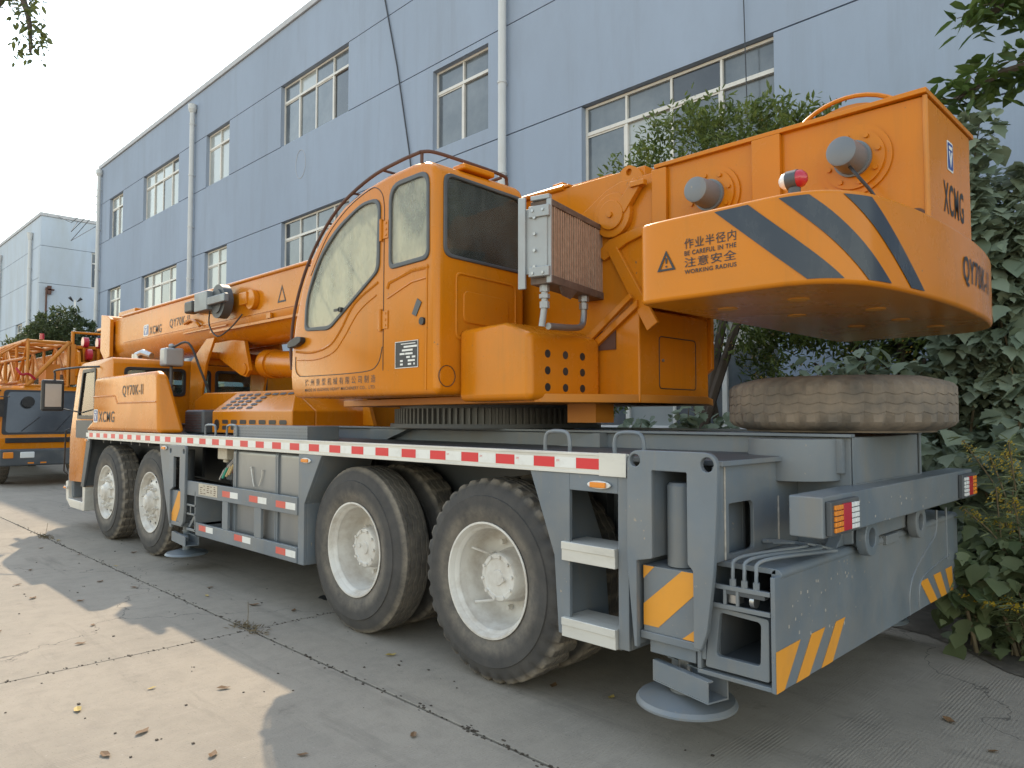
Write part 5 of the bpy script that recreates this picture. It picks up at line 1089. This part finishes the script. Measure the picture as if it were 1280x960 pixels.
b.box(-20.9, -20.5, 3.7, 5.1, 2.26, 2.34).box(-21.5, -20.8, 4.6, 4.9, 2.4, 2.9).box(-20.62, -20.5, 5.02, 5.16, 2.4, 3.4)
b.build('jib_cradle', 'orange_dull', C2)
MB().cyl((-20.6, 4.45, 3.48), (-20.6, 4.45, 3.62), .05, n=14).build('beacon', 'lens_red', C2)
MB().tube(catmull([(-20.4, 3.9, 2.75), (-20.35, 4.0, 2.6), (-20.4, 4.15, 2.62), (-20.45, 4.3, 2.5)], 5), .03, 6).build('red_hose', 'lens_red', C2)

b = MB()
for k in range(7):
    x = -20.6-k*.9; b.cyl((x, 3.6, 2.5), (x, 3.6, 3.05), .03, n=6).cyl((x, 3.6, 3.05), (x-.9, 3.6, 2.5), .025, n=6)
b.cyl((-20.6, 3.6, 2.5), (-27, 3.6, 2.5), .04, n=8).cyl((-20.6, 3.6, 3.05), (-27, 3.6, 3.05), .04, n=8).cyl((-20.6, 4.1, 3.0), (-27, 4.1, 3.1), .04, n=8)
for k in range(6): b.cyl((-20.7-k, 3.6, 3.05), (-20.9-k, 4.15, 3.42), .025, n=6)
b.build('side_truss', 'orange_dull', C2)
b = MB()
for k in range(5): b.box(-20.9-.05*k, -20.5, 5.0+k*.16, 5.06+k*.16, 2.4, 3.35-.12*(k % 2))
b.box(-20.9, -20.55, 4.95, 5.9, 3.3, 3.38).box(-20.75, -20.6, 4.95, 5.9, 2.42, 2.5).build('jib_end_frame', 'orange', C2, bevel=.01)
for y in (5.3, 5.62): MB().cyl((-20.48, y, 3.46), (-20.48, y+.12, 3.46), .13, n=20).build('sheave', 'lens_red', C2)
b = MB(); b.cyl((-20.55, 5.1, 3.3), (-20.55, 5.1, 3.72), .04).cyl((-20.55, 5.95, 3.3), (-20.55, 5.95, 3.72), .04).cyl((-20.55, 5.1, 3.7), (-20.55, 5.95, 3.7), .03).build('sheave_guard', 'orange', C2)
# ---------------- vegetation ----------------
R3 = lambda a=1: random.uniform(-a, a)
def rpt(c, r, bias=.6):
    while True:
        v = Vector((R3(), R3(), R3())); l = v.length
        if l < 1 and l > .05: break
    k = (l**bias)/l
    return Vector((c[0]+v.x*k*r[0], c[1]+v.y*k*r[1], c[2]+v.z*k*r[2])), v.normalized()
def small_leaf(b, p, d, s, w=.38):
    d = d.normalized(); n = Vector((R3(), R3(), 1.2+R3(.8))); n = (n-d*n.dot(d)).normalized(); t = d.cross(n)
    k = s*w*.5; b.add([p, p+d*s*.28+t*k*.85+n*s*.05, p+d*s*.62+t*k*.8+n*s*.03, p+d*s-n*s*.06, p+d*s*.62-t*k*.8+n*s*.03, p+d*s*.28-t*k*.85+n*s*.05], [(0, 1, 2, 3), (0, 3, 4, 5)])
def cloud(b, blobs, n, s, w=.38, up=.4, cl=14, spread=.16):
    tot = sum(r[0]*r[1]+r[0]*r[2]+r[1]*r[2] for c, r in blobs)
    for c, r in blobs:
        m = int(n*(r[0]*r[1]+r[0]*r[2]+r[1]*r[2])/tot/cl)
        for _ in range(m):
            p, v = rpt(c, r, .45); tip = v+Vector((R3(.5), R3(.5), up+R3(.4))); tip.normalize()
            for k in range(cl):
                q = p+Vector((R3(), R3(), R3()))*spread*.5+tip*spread*(k/cl)
                d = (tip*.6+Vector((R3(), R3(), R3()))).normalized(); small_leaf(b, q, d, s*random.uniform(.65, 1.25), w)
def trunk(parent, pts, r0, r1, name='trunk', m='bark', limbs=()):
    b = MB(); P = catmull(pts, 4); n = len(P); b.tube(P, [r0+(r1-r0)*i/(n-1) for i in range(n)], 9)
    for l in limbs:
        Q = catmull(l, 3); k = len(Q); b.tube(Q, [r1*1.1*(1-.75*i/(k-1)) for i in range(k)], 6)
    return b.build(name, m, parent)
# osmanthus trees behind the crane
def osm(x, y, h, w, label, n, grp='osmanthus trees behind the crane', blobs=None, m='leaf_osmanthus', name='osmanthus_tree', s=.095, fl=True):
    t = thing(name, label, 'tree', (x, y, 0), grp)
    blobs = blobs or [((x+R3(w*.5), y+R3(.4), h-.55-abs(R3(.9))), (w*.5, .55, .6)) for _ in range(7)]+[((x, y, h*.55), (w*.8, .7, h*.22))]
    limbs = [[(x, y, h*.28), (x+(c[0]-x)*.5, y+(c[1]-y)*.5, h*.28+(c[2]-h*.28)*.6), tuple(c)] for c, r in blobs]
    trunk(t, [(x, y, 0), (x+R3(.08), y, h*.15), (x+R3(.12), y, h*.3)], .09, .06, limbs=limbs)
    for _ in range(2): trunk(t, [(x+R3(.25), y+R3(.2), 0), (x+R3(.4), y+R3(.3), h*.25), (x+R3(.6), y+R3(.3), h*.5)], .055, .03)
    b = MB(); cloud(b, blobs, n, s); b.build('crown', m, t, smooth=0, clean=False)['kind'] = 'stuff'
    if fl:
        b = MB()
        for _ in range(int(n/22)):
            c, r = random.choice(blobs); p, v = rpt(c, r, .3)
            for k in range(4):
                q = p+Vector((R3(.03), R3(.03), R3(.03))); e = .012; b.add([q+Vector((-e, 0, -e)), q+Vector((e, -e, 0)), q+Vector((0, e, e))], [(0, 1, 2)])
        b.build('blossom', 'flower', t, smooth=0, clean=False)['kind'] = 'stuff'
    return t
osm(-4.55, 7.75, 5.25, 1.5, 'osmanthus tree with tiny orange blossoms rising above the boom under the wide window', 14000,
    blobs=[((-5.35, 7.7, 4.35), (.5, .5, .5)), ((-4.75, 7.7, 4.85), (.45, .45, .5)), ((-4.2, 7.7, 4.75), (.5, .5, .48)), ((-3.65, 7.7, 4.55), (.5, .5, .45)), ((-3.1, 7.7, 4.45), (.35, .45, .35)), ((-4.5, 7.8, 3.9), (1.3, .6, .6)), ((-4.2, 7.8, 3.0), (1.3, .6, .6))])
osm(-2.6, 8.3, 4.3, 1.1, 'leafy osmanthus tree seen in the gap between counterweight and spare tyre', 9000, blobs=[((-3.3, 8.1, 3.1), (.7, .5, .7)), ((-2.4, 8.2, 3.3), (.8, .5, .8)), ((-3.4, 8.2, 2.2), (.8, .5, .6)), ((-2.3, 8.3, 2.2), (.8, .5, .6))])
osm(-6.9, 8.0, 3.9, .9, 'small osmanthus tree behind the slewing ring', 4500, blobs=[((-6.9, 8.0, 3.0), (.8, .5, .7)), ((-6.6, 8, 2.1), (.8, .5, .5)), ((-7.3, 8, 2.0), (.6, .5, .6))], fl=False)
# background bushes before the far building
for k, (x, y, h, w, lb) in enumerate(((-43.5, 7.6, 5.1, 2.6, 'yellow-green round bush at the left edge below the far building'), (-41.5, 8.6, 5.9, 2.3, 'light green bush just left of the lamp post'), (-39.2, 8.8, 6.2, 2.4, 'dark round evergreen bush beyond the lattice jib'), (-36.2, 8.7, 6.3, 2.0, 'dark evergreen bush beside the boom tip'))):
    bl = [((x+R3(w*.45), y+R3(.6), h-1.1-abs(R3(.6))), (w*.5, 1.0, 1.0)) for _ in range(5)]+[((x, y, h*.5), (w*.9, 1.2, h*.35))]
    osm(x, y, h, w, lb, 9000, 'bushes before the far building', bl, 'leaf_bush' if k < 2 else 'leaf_dark', 'round_bush', .2, False)
# broad-leaved shrubs on the right
def broad_mesh(i):
    lobes = [(0, 0), (.05, .22), (.25, .42), (.38, .30), (.55, .34), (.68, .17), (1, 0)] if i else [(0, 0), (-.08, .2), (.12, .40), (.35, .44), (.6, .32), (.82, .14), (1, 0)]
    up = [(x, y*random.uniform(.9, 1.1), .10*y-.12*x*x) for x, y in lobes]; lw = [(x, -y*random.uniform(.9, 1.1), .10*y-.12*x*x) for x, y in lobes[1:-1]]
    mid = [(.3, 0, -.03), (.65, 0, -.07)]
    vs = up+lw[::-1]+mid; n = len(up); N = len(vs); a, c = N-2, N-1
    fs = []
    for k in range(n-1): fs.append((k, k+1, a if k < n//2 else c))
    ring = [n-1]+list(range(n, N-2))+[0]
    for k in range(len(ring)-1): fs.append((ring[k], ring[k+1], c if k < len(ring)//2 else a))
    fs += [(n//2, c, a), (ring[len(ring)//2], a, c)]
    return vs, fs
BV = [broad_mesh(0), broad_mesh(1), broad_mesh(1)]
def bl_me(m):
    out = []
    for v, f in BV:
        me = MB().add(v, f).mesh('broad_leaf', smooth=60, clean=False); me.materials.append(MATS[m]); out.append(me)
    return out
BM = bl_me('leaf_broad'); 
def shrub(x, y, z0, h, rx, ry, label, nbig, nsm, size=.2, grp='broad-leaved shrubs right of the crane', m='leaf_broad', lean=(0, 0), name='broadleaf_shrub', low=.15):
    t = thing(name, label, 'shrub', (x, y, 0), grp); O = ROOT[t.name]
    st = MB(); tips = []
    for k in range(max(5, int(rx*ry*9))):
        a = R3(PI); r = math.sqrt(random.random()); q = Vector((x+lean[0]+rx*r*math.cos(a), y+lean[1]+ry*r*math.sin(a), z0+h*random.uniform(.55, 1.0)*(1-.25*r)))
        b0 = Vector((x+R3(.25), y+R3(.25), 0)); md = b0.lerp(q, .55)+Vector((R3(.12), R3(.12), .2))
        P = catmull([b0, md, q], 5); st.tube(P, [.016*(1-.8*i/len(P)) for i in range(len(P))], 5); tips.append(P)
    st.build('stem', 'stem', t)
    def place():
        P = random.choice(tips); i = random.randint(int(len(P)*low), len(P)-1); p = P[i]+Vector((R3(.16), R3(.16), R3(.12)))
        a = R3(PI) if random.random() < .4 else math.atan2(-4.5+R3(4), .5+R3(3))
        s = size*random.choice((.45, .6, .8, 1, 1, 1.2, 1.45))*random.uniform(.85, 1.15)
        return Matrix.Translation(p) @ Matrix.Rotation(a, 4, 'Z') @ Matrix.Rotation(random.uniform(.1, .95), 4, 'Y') @ Matrix.Rotation(R3(.5), 4, 'X') @ Matrix.Scale(s, 4)
    me3 = BM if m == 'leaf_broad' else bl_me(m)
    for _ in range(nbig):
        M = place(); o = obj('leaf', random.choice(me3), None, t); o.matrix_basis = Matrix.Translation(-O) @ M
    b = MB()
    for _ in range(nsm):
        M = place(); v, f = random.choice(BV); b.add([M @ Vector(q) for q in v], f)
    b.build('foliage', m, t, smooth=60, clean=False)['kind'] = 'stuff'
    return t
shrub(-1.65, 7.2, 0, 4.7, .6, .5, 'tall pale broad-leaved shrub right beside the counterweight edge', 240, 3000, .125)
shrub(-1.2, 6.9, 0, 4.8, .5, .5, 'tallest broad-leaved shrub at the right edge of the photo', 240, 2800, .125)
shrub(-2.2, 7.2, 0, 2.6, .7, .5, 'broad-leaved shrub behind the right half of the spare tyre', 140, 1300, .13)
shrub(-3.0, 7.3, 0, 2.5, .6, .45, 'broad-leaved shrub behind the left half of the spare tyre', 80, 500, .14)
shrub(-4.1, 6.9, 0, 1.9, 1.0, .4, 'low leafy shrub peeping over the frame between slewing ring and spare tyre', 130, 700, .13)
shrub(-5.3, 6.9, 0, 2.0, .9, .4, 'low leafy shrub seen just right of the slewing ring above the frame', 110, 600, .13)
shrub(-3.4, 6.6, 0, 2.0, .6, .3, 'small leafy shrub between the turntable box and the spare tyre', 90, 420, .13)
shrub(-1.35, 6.35, 0, 2.0, .4, .3, 'broad-leaved shrub hanging over the right tail light', 100, 500, .15)
shrub(-1.3, 6.0, 0, .85, .3, .25, 'low dark shrub at ground level by the right end of the outrigger', 90, 300, .12, m='leaf_weed')
shrub(-.95, 5.95, 0, 1.0, .35, .35, 'low leafy shrub in the lower right corner of the bushes', 90, 360, .13, m='leaf_weed')
shrub(-1.9, 8.7, 0, 4.4, 1.3, .5, 'high dark leafy shrub behind the others near the wall', 40, 2200, .17, m='leaf_bush')
shrub(-.3, 7.4, 0, 4.1, .7, .7, 'leafy shrub cut off by the right border of the photo', 20, 600, .18)
# tree whose branch enters at the top right
tr = thing('broadleaf_tree', 'sunlit tree branches reaching in at the top right corner', 'tree', (.6, 8.0, 0))
lim = [[(.6, 8.0, 3.2), (-.2, 7.6, 4.1), (-1.1, 7.2, 4.5), (-1.72, 7.05, 4.3)], [(.6, 8.0, 3.4), (-.2, 7.6, 4.5), (-.95, 7.2, 5.05), (-1.45, 7.05, 4.95)], [(.6, 8, 3.5), (.3, 7.8, 4.9), (.0, 7.6, 5.8)], [(.6, 8, 3.5), (1.4, 7.8, 4.6), (2.0, 7.6, 5.4)], [(.6, 8, 3.5), (-.2, 7.9, 4.9), (-1.0, 7.8, 5.7)]]
trunk(tr, [(.6, 8, 0), (.55, 8, 1.7), (.6, 8, 3.5)], .12, .07, limbs=lim)
b = MB(); tw = MB()
for l in lim:
    P = catmull(l, 12)[12:]
    for p in P:
        for k in range(2): e = p+Vector((R3(.26), R3(.26), R3(.13))); tw.tube([p, (p+e)/2+Vector((0, 0, .03)), e], .004, 4)
        for k in range(16):
            q = p+Vector((R3(.26), R3(.26), R3(.13))); d = Vector((R3(), R3(), -.25+R3(.5))).normalized(); small_leaf(b, q, d, random.uniform(.10, .19), .55)
tw.build('twigs', 'bark', tr)['kind'] = 'stuff'
b.build('crown', 'leaf_tree', tr, smooth=0, clean=False)['kind'] = 'stuff'
# tree at the left edge with one hanging branch in view
tl = thing('roadside_tree', 'tree with small reddish leaves hanging in at the top left corner', 'tree', (-19.2, 2.0, 0))
lim = [[(-19.2, 2.0, 5.5), (-18.6, 2.3, 8.5), (-17.4, 3.0, 10.2), (-16.9, 3.25, 9.6), (-16.75, 3.28, 8.8)], [(-19.2, 2, 5.5), (-19.8, 1.4, 8.5), (-20.2, .8, 10)], [(-19.2, 2, 5.5), (-19.0, 1.8, 8.5), (-18.6, 1.6, 11)]]
trunk(tl, [(-19.2, 2, 0), (-19.1, 2, 2.5), (-19.2, 2, 5.6)], .2, .11, limbs=lim)
b = MB()
for l in lim:
    for p in catmull(l, 14)[26:]:
        for k in range(9):
            q = p+Vector((R3(.28), R3(.28), R3(.25))); d = Vector((R3(), R3(), -.5+R3(.5))).normalized(); small_leaf(b, q, d, random.uniform(.1, .2), .45)
b.build('crown', 'leaf_bush', tl, smooth=0, clean=False)['kind'] = 'stuff'
# goldenrod stems
def goldenrod(x, y, h, lean, label):
    t = thing('goldenrod', label, 'plant', (x, y, 0), 'goldenrod stems right of the crane'); s = MB(); lf = MB(); fl = MB()
    for k in range(5):
        top = Vector((x+lean[0]+R3(.18), y+lean[1]+R3(.18), h*random.uniform(.8, 1.05))); P = catmull([(x+R3(.05), y+R3(.05), 0), Vector((x, y, h*.6))+Vector((R3(.08), R3(.08), 0)), top], 8); s.tube(P, .005, 5)
        for i in range(5, len(P)):
            for q in range(5):
                d = Vector((R3(), R3(), .1+R3(.4))).normalized(); small_leaf(lf, P[i]+Vector((0, 0, R3(.03))), d, random.uniform(.06, .13), .14)
        for q in range(40):
            u = random.random(); p = P[-1].lerp(P[-4], u)+Vector((R3(.05), R3(.05), R3(.02)))*(.4+u); e = .008; fl.add([p+Vector((-e, 0, -e)), p+Vector((e, -e, 0)), p+Vector((0, e, e))], [(0, 1, 2)])
    s.build('stem', 'stem', t); lf.build('leaves', 'leaf_weed', t, smooth=0, clean=False)['kind'] = 'stuff'; fl.build('blossom', 'goldenrod', t, smooth=0, clean=False)['kind'] = 'stuff'
goldenrod(-1.2, 6.08, 1.4, (-.02, -.15), 'feathery goldenrod leaning beside the right tail light')
goldenrod(-1.15, 5.98, 1.1, (-.08, -.18), 'goldenrod with a drooping yellow plume below the right tail light')
goldenrod(-1.35, 5.9, .4, (-.1, -.15), 'low goldenrod by the right outrigger pad')
goldenrod(-1.1, 5.8, .42, (.05, -.15), 'low goldenrod at the edge of the concrete')
tag(MB().tube(catmull([(-1.2, 5.75, .5), (-.6, 5.8, .52), (.2, 5.9, .5)], 6), .009, 6).tube([(-.75, 5.79, .52), (-.85, 5.72, .35), (-.88, 5.7, .2)], .005, 5).tube([(-.5, 5.82, .52), (-.62, 5.75, .3)], .005, 5).tube([(-1.1, 5.76, .5), (-1.0, 5.7, .3), (-.9, 5.68, .28)], .004, 5).build('dry_twig', 'stem'), 'bare dry twig stretching across the low bushes at right', 'twig')
# weeds in the joint crossing
for x, y, lb in ((-5.4, 2.56, 'dry weed tuft where two slab joints cross near the third wheel'), (-11.34, 2.55, 'small dry weed tuft in the joint near the front wheel')):
    b = MB()
    for k in range(110):
        p = Vector((x+random.gauss(0, .11), y+random.gauss(0, .035), 0)); d = Vector((R3(), R3(), random.uniform(.05, .6))).normalized(); small_leaf(b, p, d, random.uniform(.02, .06), .2)
    t = thing('weed_tuft', lb, 'weed', (x, y, 0)); b.build('blades', 'stem', t, smooth=0, clean=False)['kind'] = 'stuff'
    MB().tube([(x, y, 0), (x-.05, y+.03, .1), (x-.1, y+.05, .17)], .003, 4).build('stalk', 'stem', t)
# fallen leaves and crumbs of debris
LV = [(-4.55, 1.2), (-7.6, 1.63), (-3.86, 1.14), (-5.85, 1.55), (-7.9, 1.2), (-9.0, 1.9), (-6.0, 2.9), (-5.6, 3.05), (-4.9, 3.15), (-6.9, 2.9), (-7.4, 2.4), (-7.9, 2.25), (-6.6, 2.75), (-4.3, 1.9), (-3.5, 1.5), (-6.6, 1.2), (-8.6, 2.6), (-9.6, 2.5), (-10.4, 2.3), (-5.1, 3.3), (-4.1, 2.95), (-7.2, 1.9), (-5.0, .9), (-3.3, 1.0), (-2.6, 3.4), (-2.95, 3.3), (-.9, 4.15), (-1.15, 4.4), (-4.6, 1.6), (-6.3, 1.75), (-8.3, 1.65), (-9.3, 3.0), (-10.9, 2.6), (-3.2, 1.8), (-3.0, 2.3), (-4.0, 1.35), (-1.5, 2.9), (-.8, 3.1)]
ORD = 'first second third fourth fifth sixth seventh eighth ninth tenth eleventh twelfth thirteenth fourteenth fifteenth sixteenth seventeenth eighteenth nineteenth twentieth'.split()
def leaf_label(k, yel):
    same = sorted([q for q in range(len(LV)) if (q % 4 == 0) == yel], key=lambda q: (LV[q][0]+LV[q][1])/(LV[q][1]-LV[q][0])); i = same.index(k); n = len(same)
    w = 'yellow' if yel else 'brown'
    return ORD[i]+' %s fallen leaf on the concrete, counted from the left' % w if i < (n+1)//2 else ORD[n-1-i]+' %s fallen leaf on the concrete, counted from the right' % w
for k, (x, y) in enumerate(LV):
    s = random.uniform(.045, .085); a = R3(PI); yel = k % 4 == 0
    vs = [(u*s*math.cos(a)-v*s*math.sin(a)+x, u*s*math.sin(a)+v*s*math.cos(a)+y, .003+z*s*.45) for u, v, z in ((-.6, 0, .25), (-.2, .28, .3+R3(.1)), (.25, .22, .12), (.6, 0, .3), (.2, -.26, .1), (-.25, -.24, .28), (0, 0, .0))]
    tag(MB().add(vs, [(0, 1, 6), (1, 2, 6), (2, 3, 6), (3, 4, 6), (4, 5, 6), (5, 0, 6)]).build('fallen_leaf', 'dead_leaf_yellow' if yel else 'dead_leaf', smooth=0, clean=False),
        leaf_label(k, yel), 'leaf', 'yellow fallen leaves' if yel else 'brown fallen leaves')
b = MB()
for k in range(160):
    x = random.uniform(-11, -.6); y = random.uniform(.6, 3.2) if random.random() < .8 else random.uniform(3, 5.5); s = random.uniform(.002, .007)
    if y > .75*abs(x)+1.2 and False: continue
    b.box(x-s, x+s*random.uniform(.5, 2), y-s, y+s, 0, s*.7)
for k in range(420):
    x = random.uniform(-13, -1.8) if k < 320 else -5.34+random.gauss(0, .02); y = 2.55+random.gauss(0, .018) if k < 320 else random.uniform(.5, 3.3); s = random.uniform(.0015, .005)
    b.box(x-s*random.uniform(1, 3), x+s*random.uniform(1, 3), y-s, y+s, -.004, s*.5)
tag(b.build('debris_crumbs', 'crumb', smooth=0), 'scattered dark crumbs and grit on the concrete', 'debris', kind='stuff')
def stain(x, y, rx, ry, label):
    vs = [(x, y, .0025)]; n = 40
    for i in range(n):
        a = 2*PI*i/n; k = 1+.18*math.sin(3*a+x)+.1*math.sin(7*a+y)+R3(.05); vs.append((x+rx*k*math.cos(a), y+ry*k*math.sin(a), .0025))
    tag(MB().add(vs, [(0, i+1, (i+1) % n+1) for i in range(n)]).build('oil_stain', 'oil', smooth=0, clean=False), label, 'stain')
stain(-5.75, 3.75, .22, .3, 'dark oil stain on the concrete before the third wheel')
# brush rods stuck in the side bay
for k, (x, m, lb) in enumerate(((-7.12, 'steel', 'bare steel rod leaning in the side bay, leftmost of the bundle'), (-7.06, 'rod_green', 'green-handled rod leaning in the side bay'), (-6.98, 'rod_wood', 'left pale wooden-handled rod in the side bay'), (-6.92, 'rod_wood', 'right pale wooden-handled rod in the side bay'), (-6.84, 'brown', 'brown-handled rod nearest the oil tank'))):
    t = thing('tool_rod', lb, 'tool', (x, 3.2, .95), 'tool rods in the side bay'); zb = 1.0+.02*k
    MB().cyl((x, 3.12, zb+.08), (x+.22, 3.2, 1.29), .008, n=6).build('shaft', 'steel', t); MB().cyl((x-.06, 3.10, zb-.02), (x, 3.12, zb+.08), .014, n=8).build('handle', m, t)
# cleanup of names that Blender made unique happens automatically
